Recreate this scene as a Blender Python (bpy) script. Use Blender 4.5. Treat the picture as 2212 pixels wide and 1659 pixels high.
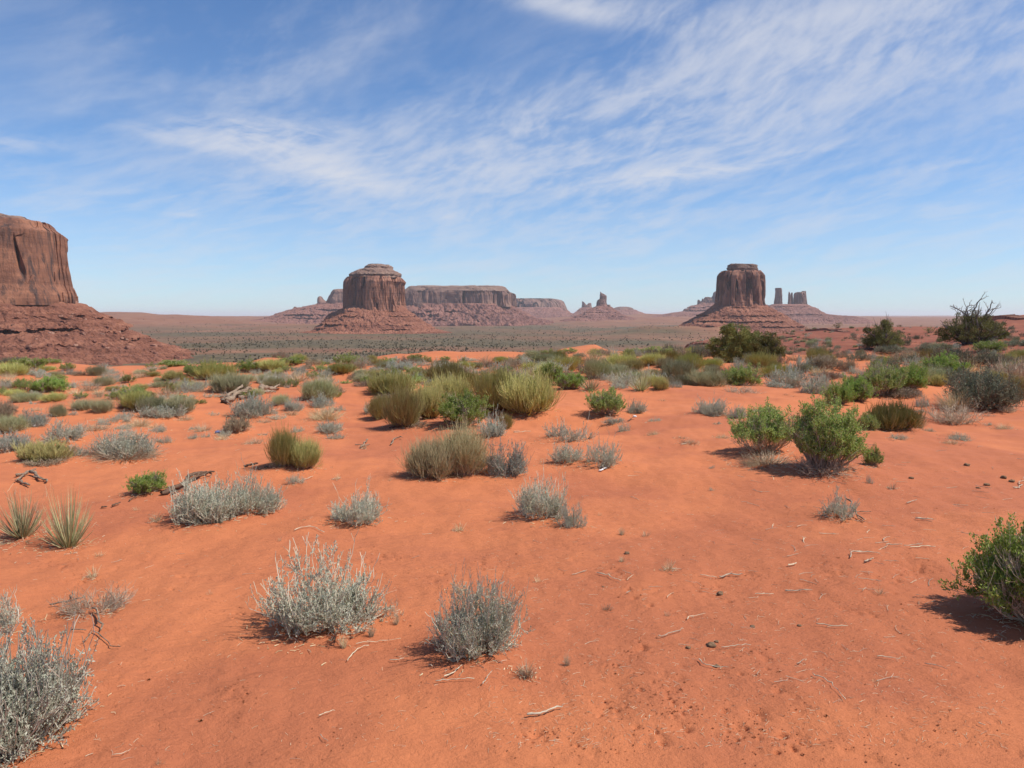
import bpy, math, random
import numpy as np
from mathutils import Vector

import time
T0 = time.time()
scene = bpy.context.scene
for o in list(bpy.data.objects):
    bpy.data.objects.remove(o)

# ------------------------------------------------------------------ camera
F = 1736.0            # focal length in photo units (photo measured 2212 x 1659)
CX, CY = 1106.0, 829.5
HOR = 683.0           # level of the horizon
PITCH = math.atan((CY - HOR) / F)
cam_d = bpy.data.cameras.new('camera')
cam = bpy.data.objects.new('camera', cam_d)
scene.collection.objects.link(cam)
cam_d.sensor_width = 36.0
cam_d.lens = 36.0 * F / 2212.0
cam_d.clip_start = 0.1
cam_d.clip_end = 120000.0
cam.location = (0, 0, 0)
cam.rotation_euler = (math.pi / 2 - PITCH, 0, 0)
scene.camera = cam
scene.render.resolution_x = 1024
scene.render.resolution_y = 768

# ------------------------------------------------------------------ sun, sky, exposure
SUN_AZ, SUN_EL = math.radians(99), math.radians(54)   # azimuth measured from the view direction to the right
sd = Vector((math.sin(SUN_AZ) * math.cos(SUN_EL), math.cos(SUN_AZ) * math.cos(SUN_EL), math.sin(SUN_EL)))
sun_l = bpy.data.lights.new('sun', 'SUN')
sun_l.energy = 4.2
sun_l.angle = math.radians(0.5)
sun_l.color = (1.0, 0.945, 0.86)
sun = bpy.data.objects.new('sun', sun_l)
scene.collection.objects.link(sun)
sun.rotation_euler = sd.to_track_quat('Z', 'Y').to_euler()
scene.view_settings.view_transform = 'Standard'
scene.view_settings.look = 'None'
scene.view_settings.exposure = 0.38
scene.view_settings.gamma = 1.0
scene.view_settings.use_curve_mapping = False

class NT:
    """small helper to write node trees"""
    def __init__(s, tree): s.t = tree; s.n = tree.nodes; s.l = tree.links
    def node(s, kind, **kw):
        nd = s.n.new(kind)
        for k, v in kw.items(): setattr(nd, k, v)
        return nd
    def put(s, sock, v):
        if isinstance(v, bpy.types.NodeSocket): s.l.new(v, sock)
        elif v is not None: sock.default_value = v
    def math(s, op, a, b=None, c=None, clamp=False):
        nd = s.node('ShaderNodeMath', operation=op, use_clamp=clamp)
        s.put(nd.inputs[0], a)
        if b is not None: s.put(nd.inputs[1], b)
        if c is not None: s.put(nd.inputs[2], c)
        return nd.outputs[0]
    def vmath(s, op, a, b=None):
        nd = s.node('ShaderNodeVectorMath', operation=op)
        s.put(nd.inputs[0], a)
        if b is not None: s.put(nd.inputs[1], b)
        return nd.outputs[0]
    def mix(s, f, a, b, blend='MIX'):
        nd = s.node('ShaderNodeMix', data_type='RGBA', blend_type=blend)
        s.put(nd.inputs[0], f); s.put(nd.inputs[6], col(a)); s.put(nd.inputs[7], col(b))
        return nd.outputs[2]
    def noise(s, vec, scale, detail=3.0, rough=0.55, dist=0.0):
        nd = s.node('ShaderNodeTexNoise')
        s.put(nd.inputs['Vector'], vec); nd.inputs['Scale'].default_value = scale
        nd.inputs['Detail'].default_value = detail; nd.inputs['Roughness'].default_value = rough
        nd.inputs['Distortion'].default_value = dist
        return nd.outputs[0]
    def vor(s, vec, scale, feature='F1'):
        nd = s.node('ShaderNodeTexVoronoi', feature=feature)
        s.put(nd.inputs['Vector'], vec); nd.inputs['Scale'].default_value = scale
        return nd
    def ramp(s, f, lo, hi, a=0.0, b=1.0):
        nd = s.node('ShaderNodeMapRange', interpolation_type='SMOOTHSTEP')
        s.put(nd.inputs[0], f); nd.inputs[1].default_value = lo; nd.inputs[2].default_value = hi
        nd.inputs[3].default_value = a; nd.inputs[4].default_value = b
        return nd.outputs[0]
    def cramp(s, f, stops, interp='LINEAR'):
        nd = s.node('ShaderNodeValToRGB')
        cr = nd.color_ramp; cr.interpolation = interp
        while len(cr.elements) < len(stops): cr.elements.new(0.5)
        for e, (p, c) in zip(cr.elements, stops): e.position = p; e.color = col(c)
        s.put(nd.inputs[0], f)
        return nd.outputs[0]
    def scale(s, vec, sc):
        nd = s.node('ShaderNodeMapping'); s.put(nd.inputs['Vector'], vec)
        nd.inputs['Scale'].default_value = sc
        return nd.outputs[0]
def col(c):
    if isinstance(c, tuple) and len(c) == 3: return (c[0], c[1], c[2], 1.0)
    return c

# world: physical sky plus thin cirrus, laid out by direction
world = bpy.data.worlds.new("World"); scene.world = world; world.use_nodes = True
w = NT(world.node_tree); w.n.clear()
sky = w.node('ShaderNodeTexSky'); sky.sky_type = 'NISHITA'
sky.sun_disc = False; sky.sun_elevation = SUN_EL; sky.sun_rotation = SUN_AZ
sky.altitude = 1600; sky.air_density = 1.0; sky.dust_density = 0.35; sky.ozone_density = 1.6
tc = w.node('ShaderNodeTexCoord'); D = tc.outputs['Generated']
sep = w.node('ShaderNodeSeparateXYZ'); w.put(sep.inputs[0], D)
dx, dy, dz = sep.outputs
den = w.math('ADD', w.math('MAXIMUM', dz, 0.0), 0.10)
px_ = w.math('DIVIDE', dx, den); py_ = w.math('DIVIDE', dy, den)
comb = w.node('ShaderNodeCombineXYZ'); w.put(comb.inputs[0], px_); w.put(comb.inputs[1], py_)
P = comb.outputs[0]
az = w.math('ARCTAN2', dx, dy); el = w.math('ARCSINE', dz)
def dirpt(X, Y):
    """photo position -> azimuth, elevation"""
    v = Vector(((X - CX) / F, 1.0, (CY - Y) / F)).normalized()
    c, s_ = math.cos(-PITCH), math.sin(-PITCH)
    y2 = v.y * c - v.z * s_; z2 = v.y * s_ + v.z * c
    return math.atan2(v.x, y2), math.asin(z2)
def blob(X, Y, wx, wy, tilt=0.0, power=1.0):
    a0, e0 = dirpt(X, Y)
    sx, sy = wx / F, wy / F
    da = w.math('SUBTRACT', az, a0); de = w.math('SUBTRACT', el, e0)
    c, s_ = math.cos(tilt), math.sin(tilt)
    A = w.math('ADD', w.math('MULTIPLY', da, c), w.math('MULTIPLY', de, s_))
    B = w.math('SUBTRACT', w.math('MULTIPLY', de, c), w.math('MULTIPLY', da, s_))
    q = w.math('ADD', w.math('POWER', w.math('ABSOLUTE', w.math('DIVIDE', A, sx)), 2.0),
               w.math('POWER', w.math('ABSOLUTE', w.math('DIVIDE', B, sy)), 2.0))
    return w.math('MULTIPLY', w.math('EXPONENT', w.math('MULTIPLY', q, -1.0)), power)
def rotmap(vec, ang, sc, loc=(0, 0, 0)):
    nd = w.node('ShaderNodeMapping'); w.put(nd.inputs['Vector'], vec)
    nd.inputs['Rotation'].default_value = (0, 0, ang); nd.inputs['Scale'].default_value = sc
    nd.inputs['Location'].default_value = loc
    return nd.outputs[0]
ae = w.node('ShaderNodeCombineXYZ'); w.put(ae.inputs[0], az); w.put(ae.inputs[1], w.math('DIVIDE', w.math('MULTIPLY', el, 1.5), w.math('ADD', w.math('MAXIMUM', el, 0.0), 0.5))); Q = ae.outputs[0]
warp = w.node('ShaderNodeTexNoise'); w.put(warp.inputs['Vector'], Q); warp.inputs['Scale'].default_value = 3.0; warp.inputs['Detail'].default_value = 3.0
wv = w.node('ShaderNodeVectorMath', operation='SCALE'); w.put(wv.inputs[0], w.vmath('SUBTRACT', warp.outputs[1], (0.5, 0.5, 0.5))); wv.inputs['Scale'].default_value = 0.10
Q = w.vmath('ADD', Q, wv.outputs[0])
def rot(vec, deg, sx, sy, loc=(0, 0, 0)):
    r1 = w.node('ShaderNodeMapping'); w.put(r1.inputs['Vector'], vec); r1.inputs['Rotation'].default_value = (0, 0, -math.radians(deg)); r1.inputs['Location'].default_value = loc
    r2 = w.node('ShaderNodeMapping'); w.put(r2.inputs['Vector'], r1.outputs[0]); r2.inputs['Scale'].default_value = (sx, sy, 1)
    return r2.outputs[0]
streak = w.noise(rot(Q, 24, 2.6, 8.0), 1.0, 8.0, 0.55, 0.2)
fine = w.noise(rot(Q, 46, 26.0, 52.0), 1.0, 4.0, 0.58, 0.2)
fine2 = w.noise(rot(Q, 24, 11.0, 30.0, (3, 1, 0)), 1.0, 7.0, 0.62, 0.25)
broad = w.noise(rot(Q, 20, 2.0, 4.5, (3.1, 1.7, 0)), 1.0, 3.0, 0.5, 0.2)
field = blob(1950, 150, 560, 170, 0.15, 0.95)
for bb in [(1560, 190, 360, 90, 0.30, 0.70), (1250, 270, 330, 70, 0.25, 0.62), (930, 250, 300, 60, 0.15, 0.40), (1300, 18, 190, 26, -0.20, 1.0), (1560, 60, 200, 60, -0.35, 0.45),
           (1300, 390, 800, 80, -0.02, 0.50), (1750, 330, 500, 60, 0.10, 0.60), (2050, 250, 300, 70, 0.15, 0.50), (900, 420, 450, 70, -0.12, 0.50), (700, 500, 700, 60, -0.05, 0.36), (1500, 480, 600, 50, 0.05, 0.36),
           (300, 160, 200, 110, 0.5, 0.30), (600, 150, 240, 90, 0.6, 0.30), (820, 60, 140, 60, 0.5, 0.18), (100, 470, 300, 40, -0.1, 0.2)]:
    field = w.math('ADD', field, blob(*bb))
n1 = w.math('ADD', w.math('MULTIPLY', streak, 0.30), w.math('ADD', w.math('MULTIPLY', fine, 0.42), w.math('MULTIPLY', fine2, 0.28)))
fl = w.math('MINIMUM', field, 0.95)
veil = w.math('MULTIPLY', w.ramp(w.math('ADD', n1, w.math('MULTIPLY', fl, 0.045)), 0.43, 0.71), fl)
veil = w.math('MULTIPLY', veil, w.ramp(broad, 0.32, 0.58, 0.35, 1.0))
veil = w.math('ADD', veil, w.math('MULTIPLY', fl, w.ramp(streak, 0.32, 0.68, 0.08, 0.32)))
thin = w.math('MULTIPLY', w.ramp(w.math('ADD', w.math('MULTIPLY', streak, 0.5), w.math('ADD', w.math('MULTIPLY', broad, 0.3), w.math('MULTIPLY', fine2, 0.2))), 0.42, 0.66), 0.22)
wn = w.ramp(w.noise(rot(Q, -9, 7.0, 34.0), 1.0, 7.0, 0.6, 0.5), 0.36, 0.60)
wisps = None
for bb in [(570, 290, 170, 30, 0.02, 0.9), (650, 340, 150, 32, -0.22, 0.9), (740, 385, 110, 18, -0.15, 0.6), (400, 300, 110, 16, -0.10, 0.5), (1480, 375, 120, 17, 0.03, 0.95),
           (1590, 352, 170, 15, 0.10, 0.7), (50, 312, 80, 16, 0.08, 0.75), (405, 466, 55, 6, -0.05, 0.6), (1240, 22, 130, 18, -0.18, 0.6), (930, 465, 90, 12, 0.0, 0.35)]:
    b_ = blob(*bb); wisps = b_ if wisps is None else w.math('ADD', wisps, b_)
wisps = w.math('MULTIPLY', wisps, w.math('ADD', w.math('MULTIPLY', wn, 0.45), w.math('MULTIPLY', w.ramp(fine2, 0.3, 0.7), 0.75)))
low = w.math('ADD', w.ramp(el, 0.20, 0.0, 0.0, 0.26), w.math('MULTIPLY', w.ramp(fine2, 0.40, 0.66), w.math('MULTIPLY', w.ramp(el, 0.0, 0.03), w.ramp(el, 0.30, 0.10, 0.0, 0.22))))
cloud = w.math('ADD', w.math('ADD', w.math('MULTIPLY', veil, 0.72), thin), w.math('MULTIPLY', wisps, 1.0))
cloud = w.math('MAXIMUM', cloud, w.math('ADD', low, w.math('MULTIPLY', cloud, 0.55)))
cloud = w.math('SUBTRACT', 1.0, w.math('EXPONENT', w.math('MULTIPLY', cloud, -1.15)))
skyc = w.mix(1.0, sky.outputs[0], (0.70, 0.945, 1.19), 'MULTIPLY')
cl = w.mix(cloud, skyc, (6.1, 6.25, 6.8))
bg = w.node('ShaderNodeBackground'); w.put(bg.inputs[0], cl); bg.inputs[1].default_value = 0.090
wo = w.node('ShaderNodeOutputWorld'); w.l.new(bg.outputs[0], wo.inputs[0])

# ------------------------------------------------------------------ numpy helpers
def _h(*a):
    x = np.zeros(np.broadcast(*a[:-1]).shape, dtype=np.uint64)
    mul = [374761393, 668265263, 2147483647]
    for v, m in zip(a[:-1], mul): x = x + v.astype(np.int64).astype(np.uint64) * np.uint64(m)
    x = x + np.uint64(a[-1] * 1274126177 + 12345)
    x = (x ^ (x >> np.uint64(13))) * np.uint64(1274126177)
    x = x & np.uint64(0xFFFFFFFF)
    x = (x ^ (x >> np.uint64(16))) * np.uint64(2246822519)
    x = x & np.uint64(0xFFFFFFFF)
    return (x ^ (x >> np.uint64(15))).astype(np.float64) / 4294967296.0
np.seterr(over='ignore')
def _f(t): return t * t * t * (t * (t * 6 - 15) + 10)
def pn2(x, y, seed=0):
    x = np.asarray(x, float); y = np.asarray(y, float)
    xi = np.floor(x); yi = np.floor(y); fx = x - xi; fy = y - yi
    def g(i, j):
        a = _h(xi + i, yi + j, seed) * 2 * np.pi
        return np.cos(a) * (fx - i) + np.sin(a) * (fy - j)
    u, v = _f(fx), _f(fy)
    return ((g(0, 0) * (1 - u) + g(1, 0) * u) * (1 - v) + (g(0, 1) * (1 - u) + g(1, 1) * u) * v) * 1.5
def pn3(x, y, z, seed=0):
    x = np.asarray(x, float); y = np.asarray(y, float); z = np.asarray(z, float)
    xi = np.floor(x); yi = np.floor(y); zi = np.floor(z); fx = x - xi; fy = y - yi; fz = z - zi
    def g(i, j, k):
        return _h(xi + i, yi + j, zi + k, seed) * 2 - 1
    u, v, t = _f(fx), _f(fy), _f(fz)
    def pl(k): return (g(0, 0, k) * (1 - u) + g(1, 0, k) * u) * (1 - v) + (g(0, 1, k) * (1 - u) + g(1, 1, k) * u) * v
    return pl(0) * (1 - t) + pl(1) * t
def fbm2(x, y, seed, o=4, g=0.5):
    s = 0; a = 1.0; f = 1.0
    for i in range(o): s = s + a * pn2(x * f, y * f, seed + i * 7); a *= g; f *= 2.03
    return s
def fbm3(x, y, z, seed, o=3, g=0.5):
    s = 0; a = 1.0; f = 1.0
    for i in range(o): s = s + a * pn3(x * f, y * f, z * f, seed + i * 7); a *= g; f *= 2.03
    return s
def sst(a, b, x):
    t = np.clip((x - a) / (b - a), 0, 1); return t * t * (3 - 2 * t)

class MB:
    """collects vertices and quads; link() makes ONE mesh object of them"""
    def __init__(s): s.v = []; s.q = []; s.m = []; s.n = 0
    def add(s, v, q, mat=0):
        v = np.asarray(v, float).reshape(-1, 3); q = np.asarray(q, np.int64).reshape(-1, 4)
        s.v.append(v); s.q.append(q + s.n); s.m.append(np.full(len(q), mat)); s.n += len(v)
        return s
    def mesh(s, name, mats, smooth=False, attrs=None):
        v = np.concatenate(s.v); q = np.concatenate(s.q); m = np.concatenate(s.m)
        me = bpy.data.meshes.new(name)
        me.vertices.add(len(v)); me.vertices.foreach_set('co', v.astype(np.float32).ravel())
        me.loops.add(len(q) * 4); me.loops.foreach_set('vertex_index', q.astype(np.int32).ravel())
        me.polygons.add(len(q))
        me.polygons.foreach_set('loop_start', np.arange(0, len(q) * 4, 4, dtype=np.int32))
        me.polygons.foreach_set('loop_total', np.full(len(q), 4, dtype=np.int32))
        for mt in mats: me.materials.append(mt)
        me.polygons.foreach_set('material_index', m.astype(np.int32))
        me.polygons.foreach_set('use_smooth', np.full(len(q), smooth, dtype=bool))
        if attrs:
            for k, a in attrs.items():
                at = me.attributes.new(k, 'FLOAT', 'POINT'); at.data.foreach_set('value', np.asarray(a, np.float32).ravel())
        me.update(calc_edges=True)
        return me
def link(name, data, parent=None, loc=None, rz=0.0, sc=None):
    o = bpy.data.objects.new(name, data); scene.collection.objects.link(o)
    if parent is not None: o.parent = parent
    if loc is not None: o.location = loc
    if rz: o.rotation_euler = (0, 0, rz)
    if sc is not None: o.scale = sc
    return o
def tag(o, label=None, cat=None, group=None, kind=None):
    if label: o['label'] = label
    if cat: o['category'] = cat
    if group: o['group'] = group
    if kind: o['kind'] = kind
    return o
def gridq(nr, nc, wrap=False):
    i = np.arange(nr - 1)[:, None]; j = np.arange(nc if wrap else nc - 1)[None, :]
    j2 = (j + 1) % nc
    return np.stack([i * nc + j, i * nc + j2, (i + 1) * nc + j2, (i + 1) * nc + j], -1).reshape(-1, 4)

def ray(X, Y):
    """photo position -> direction in the world, scaled so that its forward part (y) is 1"""
    vx, vz = (X - CX) / F, (CY - Y) / F
    c, s_ = math.cos(-PITCH), math.sin(-PITCH)
    y2 = c - vz * s_; z2 = s_ + vz * c
    return vx / y2, z2 / y2
def at(X, Y, dist):
    a, b = ray(X, Y); return a * dist, dist, b * dist

# ------------------------------------------------------------------ materials
def new_mat(name):
    m = bpy.data.materials.new(name); m.use_nodes = True
    t = NT(m.node_tree); b = m.node_tree.nodes['Principled BSDF']
    b.inputs['Roughness'].default_value = 0.9
    b.inputs['Specular IOR Level'].default_value = 0.15
    return m, t, b
def leaf_mat(name, cols, trans=0.2, rough=0.7, objvar=0.25):
    m, t, b = new_mat(name)
    g = t.node('ShaderNodeNewGeometry'); oi = t.node('ShaderNodeObjectInfo')
    stops = [(i / max(1, len(cols) - 1), c) for i, c in enumerate(cols)]
    c = t.cramp(g.outputs['Random Per Island'], stops)
    k = t.math('ADD', t.math('MULTIPLY', oi.outputs['Random'], objvar * 2), 1.0 - objvar)
    cc = t.node('ShaderNodeHueSaturation'); t.put(cc.inputs['Color'], c); t.put(cc.inputs['Value'], k)
    t.put(cc.inputs['Hue'], t.math('ADD', 0.5, t.math('MULTIPLY', t.math('SUBTRACT', oi.outputs['Random'], 0.5), 0.03)))
    t.put(b.inputs['Base Color'], cc.outputs[0]); b.inputs['Roughness'].default_value = rough
    if trans > 0:
        tr = t.node('ShaderNodeBsdfTranslucent'); t.put(tr.inputs[0], cc.outputs[0])
        mx = t.node('ShaderNodeMixShader'); mx.inputs[0].default_value = trans
        t.l.new(b.outputs[0], mx.inputs[1]); t.l.new(tr.outputs[0], mx.inputs[2])
        t.l.new(mx.outputs[0], m.node_tree.nodes['Material Output'].inputs[0])
    return m
M = {}
M['sage_leaf'] = leaf_mat('sage leaf', [(.36, .39, .28), (.47, .50, .38), (.57, .57, .45), (.42, .45, .35)], 0.2, objvar=0.10)
M['sage_stem'] = leaf_mat('sage stem', [(.50, .46, .35), (.60, .55, .43), (.38, .30, .21)], 0.0, 0.85, 0.10)
M['blue_leaf'] = leaf_mat('blue sage leaf', [(.27, .33, .26), (.37, .42, .34), (.45, .48, .40)], 0.12)
M['green_leaf'] = leaf_mat('green leaf', [(.18, .24, .05), (.28, .35, .08), (.38, .44, .13), (.44, .45, .20)], 0.3)
M['bright_leaf'] = leaf_mat('bright green leaf', [(.19, .28, .05), (.28, .38, .08), (.37, .46, .12)], 0.3)
M['broom'] = leaf_mat('olive broom stem', [(.37, .33, .11), (.51, .46, .17), (.61, .54, .22), (.42, .33, .16)], 0.32)
M['yellowbroom'] = leaf_mat('yellow broom stem', [(.38, .36, .11), (.50, .47, .16), (.60, .55, .24)], 0.32)
M['pale_leaf'] = leaf_mat('pale brush leaf', [(.42, .35, .17), (.56, .47, .25), (.64, .55, .32), (.46, .43, .23)], 0.32)
M['paleg_leaf'] = leaf_mat('pale green brush leaf', [(.35, .35, .18), (.46, .45, .25), (.55, .52, .32)], 0.32)
M['dark_leaf'] = leaf_mat('dark brush leaf', [(.16, .18, .11), (.24, .26, .17), (.31, .32, .21), (.21, .17, .11)], 0.1)
M['straw'] = leaf_mat('dry straw', [(.48, .35, .19), (.60, .47, .29), (.70, .58, .40), (.42, .30, .18)], 0.2)
M['yucca'] = leaf_mat('yucca blade', [(.27, .28, .13), (.38, .38, .19), (.50, .46, .26), (.44, .36, .20)], 0.1)
M['twig'] = leaf_mat('dry twig', [(.36, .27, .19), (.50, .41, .31), (.26, .18, .13)], 0.0, 0.9)
M['darktwig'] = leaf_mat('dark twig', [(.12, .08, .06), (.20, .14, .10), (.30, .23, .18)], 0.0, 0.9)
M['bleached'] = leaf_mat('bleached twig', [(.42, .34, .24), (.54, .45, .33), (.33, .24, .16)], 0.0, 0.9, 0.3)
M['juniper'] = leaf_mat('juniper leaf', [(.15, .155, .05), (.22, .22, .07), (.30, .29, .10), (.18, .17, .07)], 0.12)
M['scrub'] = leaf_mat('far scrub leaf', [(.07, .062, .036), (.11, .095, .056), (.16, .135, .08)], 0.0)
M['brush_brown'] = leaf_mat('brown brush', [(.24, .17, .11), (.36, .27, .18), (.46, .36, .24), (.28, .26, .17)], 0.1)
def wood_mat(name, c1, c2):
    m, t, b = new_mat(name)
    tc = t.node('ShaderNodeTexCoord'); n = t.noise(t.scale(tc.outputs['Object'], (2, 2, 9)), 9, 6, 0.65, 0.8)
    t.put(b.inputs['Base Color'], t.cramp(n, [(0.3, c1), (0.65, c2)]))
    bp = t.node('ShaderNodeBump'); bp.inputs['Strength'].default_value = 0.9; bp.inputs['Distance'].default_value = 0.02
    t.put(bp.inputs['Height'], n); t.put(b.inputs['Normal'], bp.outputs[0])
    return m
M['driftwood'] = wood_mat('weathered wood', (.12, .075, .05), (.42, .31, .22))
M['darkwood'] = wood_mat('dark dead wood', (.05, .03, .02), (.24, .15, .10))
M['greywood'] = wood_mat('grey dead wood', (.09, .07, .06), (.26, .22, .19))
m, t, b = new_mat('dung'); tc = t.node('ShaderNodeTexCoord')
t.put(b.inputs['Base Color'], t.cramp(t.noise(tc.outputs['Object'], 30, 4), [(0.35, (.10, .055, .03)), (0.65, (.27, .17, .10))])); M['dung'] = m
m, t, b = new_mat('blue litter'); b.inputs['Base Color'].default_value = (.12, .17, .38, 1); b.inputs['Roughness'].default_value = .4; M['litter'] = m
m, t, b = new_mat('white litter'); b.inputs['Base Color'].default_value = (.75, .74, .72, 1); M['white'] = m

def rock_mat(name, lo, mid, hi, varnish, streak=1.0, strata=0.0, sc=1.0, bump=1.0):
    m, t, b = new_mat(name)
    g = t.node('ShaderNodeNewGeometry'); P_ = g.outputs['Position']
    vn = t.noise(t.scale(P_, (0.055 * sc, 0.055 * sc, 0.006 * sc)), 1.0, 7, 0.62, 0.6)      # tall streaks
    vn2 = t.noise(t.scale(P_, (0.25 * sc, 0.25 * sc, 0.02 * sc)), 1.0, 5, 0.6, 0.4)
    bn = t.noise(t.scale(P_, (0.012 * sc, 0.012 * sc, 0.02 * sc)), 1.0, 5, 0.55, 0.5)
    st = t.noise(t.scale(P_, (0.004 * sc, 0.004 * sc, 0.22 * sc)), 1.0, 6, 0.7, 0.15)       # beds
    c = t.cramp(bn, [(0.30, lo), (0.5, mid), (0.68, hi)])
    cs = t.cramp(st, [(0.32, tuple(x * 0.62 for x in lo)), (0.5, mid), (0.64, hi)])
    c = t.mix(strata, c, cs)
    f1 = t.math('MULTIPLY', t.ramp(vn, 0.50, 0.64), 0.85 * streak)
    c = t.mix(f1, c, varnish)
    f2 = t.math('MULTIPLY', t.ramp(vn2, 0.52, 0.7), 0.5 * streak)
    c = t.mix(f2, c, tuple(x * 0.8 for x in varnish))
    f3 = t.math('MULTIPLY', t.ramp(vn2, 0.46, 0.3), 0.45 * streak)
    c = t.mix(f3, c, hi)
    t.put(b.inputs['Base Color'], c)
    h = t.math('ADD', t.math('MULTIPLY', vn2, 0.6), t.math('MULTIPLY', st, 0.5 + strata))
    h = t.math('ADD', h, t.math('MULTIPLY', t.noise(P_, 0.35 * sc, 6, 0.65), 0.6))
    bp = t.node('ShaderNodeBump'); bp.inputs['Strength'].default_value = 0.8; bp.inputs['Distance'].default_value = 3.0 * bump / sc
    t.put(bp.inputs['Height'], h); t.put(b.inputs['Normal'], bp.outputs[0])
    return m
M['cliff'] = rock_mat('sandstone cliff', (.14, .066, .047), (.26, .115, .075), (.42, .20, .125), (.07, .042, .037), 1.0, 0.12)
M['cliff_left'] = rock_mat('sandstone cliff near', (.12, .055, .038), (.22, .095, .058), (.37, .165, .095), (.075, .047, .040), 1.15, 0.2, 1.7)
M['cap'] = rock_mat('bedded cap rock', (.15, .09, .07), (.24, .145, .11), (.36, .24, .18), (.11, .07, .06), 0.35, 0.85)
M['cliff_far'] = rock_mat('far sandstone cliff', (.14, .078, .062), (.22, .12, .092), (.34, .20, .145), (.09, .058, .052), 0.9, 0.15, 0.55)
def talus_mat(name, a, b_, c_, sc=1.0):
    m, t, b = new_mat(name)
    g = t.node('ShaderNodeNewGeometry'); P_ = g.outputs['Position']
    st = t.noise(t.scale(P_, (0.004 * sc, 0.004 * sc, 0.14 * sc)), 1.0, 5, 0.6, 0.2)
    n = t.noise(t.scale(P_, (0.05 * sc,) * 3), 1.0, 8, 0.7)
    c = t.cramp(t.math('ADD', t.math('MULTIPLY', st, 0.5), t.math('MULTIPLY', n, 0.5)), [(0.36, a), (0.5, b_), (0.62, c_)])
    sp = t.noise(t.scale(P_, (0.5 * sc,) * 3), 1.0, 4, 0.75)
    c = t.mix(t.math('MULTIPLY', t.ramp(sp, 0.60, 0.70), 0.6), c, (.50, .30, .20))
    c = t.mix(t.math('MULTIPLY', t.ramp(sp, 0.42, 0.32), 0.55), c, (.10, .055, .04))
    t.put(b.inputs['Base Color'], c)
    bp = t.node('ShaderNodeBump'); bp.inputs['Strength'].default_value = 0.9; bp.inputs['Distance'].default_value = 4.0 / sc
    t.put(bp.inputs['Height'], t.math('ADD', t.noise(t.scale(P_, (0.18 * sc,) * 3), 1.0, 8, 0.72), t.math('MULTIPLY', st, 0.5)))
    t.put(b.inputs['Normal'], bp.outputs[0])
    return m
M['talus'] = talus_mat('talus slope', (.165, .065, .042), (.26, .105, .065), (.36, .16, .10))
M['talus_near'] = talus_mat('near talus slope', (.13, .052, .034), (.215, .085, .053), (.31, .135, .082), 1.9)
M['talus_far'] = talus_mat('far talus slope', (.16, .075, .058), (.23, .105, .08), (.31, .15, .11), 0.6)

# ground: sand near, red soil on the hill to the right, sage flats, painted cloud-shadow bands and bare soil in the valley
m, t, b = new_mat('red sand')
g = t.node('ShaderNodeNewGeometry'); P_ = g.outputs['Position']
def attr(n):
    a = t.node('ShaderNodeAttribute'); a.attribute_name = n; return a.outputs['Fac']
near, hill, veg_cloudshade = attr('near'), attr('hill'), attr('veg_cloudshade')
n_big = t.noise(P_, 0.35, 5, 0.6, 0.4); n_mid = t.noise(t.scale(P_, (1.0, 2.2, 1)), 1.6, 6, 0.65, 0.1); n_gr = t.noise(P_, 60, 4, 0.75)
n_vf = t.noise(P_, 260, 2, 0.6)
sand = t.cramp(t.math('ADD', t.math('MULTIPLY', n_big, 0.5), t.math('MULTIPLY', n_mid, 0.5)),
               [(0.34, (.55, .184, .076)), (0.50, (.505, .165, .070)), (0.66, (.44, .142, .066))])
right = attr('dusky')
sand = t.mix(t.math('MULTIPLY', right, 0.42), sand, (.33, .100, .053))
sand = t.mix(t.math('MULTIPLY', t.ramp(n_gr, 0.56, 0.74), t.math('MULTIPLY', near, 0.40)), sand, (.24, .075, .04))
sand = t.mix(t.math('MULTIPLY', t.ramp(n_vf, 0.66, 0.76), t.math('MULTIPLY', near, 0.55)), sand, (.75, .42, .26))
nh = t.noise(P_, 0.25, 7, 0.7, 0.3); nh2 = t.noise(P_, 1.5, 4, 0.7)
red = t.cramp(nh, [(0.34, (.17, .055, .034)), (0.5, (.245, .080, .046)), (0.66, (.31, .112, .064))])
red = t.mix(t.math('MULTIPLY', t.ramp(nh2, 0.56, 0.66), 0.5), red, (.20, .17, .10))
c = t.mix(hill, sand, red)
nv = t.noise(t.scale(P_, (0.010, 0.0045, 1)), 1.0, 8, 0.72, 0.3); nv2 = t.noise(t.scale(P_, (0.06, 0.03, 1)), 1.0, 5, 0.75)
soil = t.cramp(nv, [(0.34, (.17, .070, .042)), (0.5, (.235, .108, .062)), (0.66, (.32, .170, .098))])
shrub = t.cramp(nv2, [(0.38, (.072, .056, .032)), (0.52, (.115, .090, .050)), (0.68, (.20, .135, .078))])  # scrub tone, also the dark of the painted cloud-shadow bands
vf = t.math('MULTIPLY', t.math('MAXIMUM', 0.0, t.math('ADD', veg_cloudshade, t.math('MULTIPLY', t.math('SUBTRACT', nv2, 0.5), 1.1))), 1.0, clamp=True)
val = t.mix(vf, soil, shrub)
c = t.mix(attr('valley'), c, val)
t.put(b.inputs['Base Color'], c)
hb = t.math('ADD', t.math('MULTIPLY', n_gr, 0.5), t.math('MULTIPLY', n_vf, 0.25))
hb = t.math('ADD', hb, t.math('MULTIPLY', t.noise(t.scale(P_, (1, 1.7, 1)), 9, 4, 0.6, 0.3), 1.6))
hb = t.math('ADD', hb, t.math('MULTIPLY', t.noise(t.scale(P_, (0.6, 1.8, 1)), 16, 3, 0.5, 0.0), t.ramp(n_big, 0.42, 0.58, 0.1, 1.1)))
bp = t.node('ShaderNodeBump'); bp.inputs['Distance'].default_value = 0.017
t.put(bp.inputs['Strength'], t.math('MULTIPLY', near, 0.9)); t.put(bp.inputs['Height'], hb)
t.put(b.inputs['Normal'], bp.outputs[0])
M['ground'] = m

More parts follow.
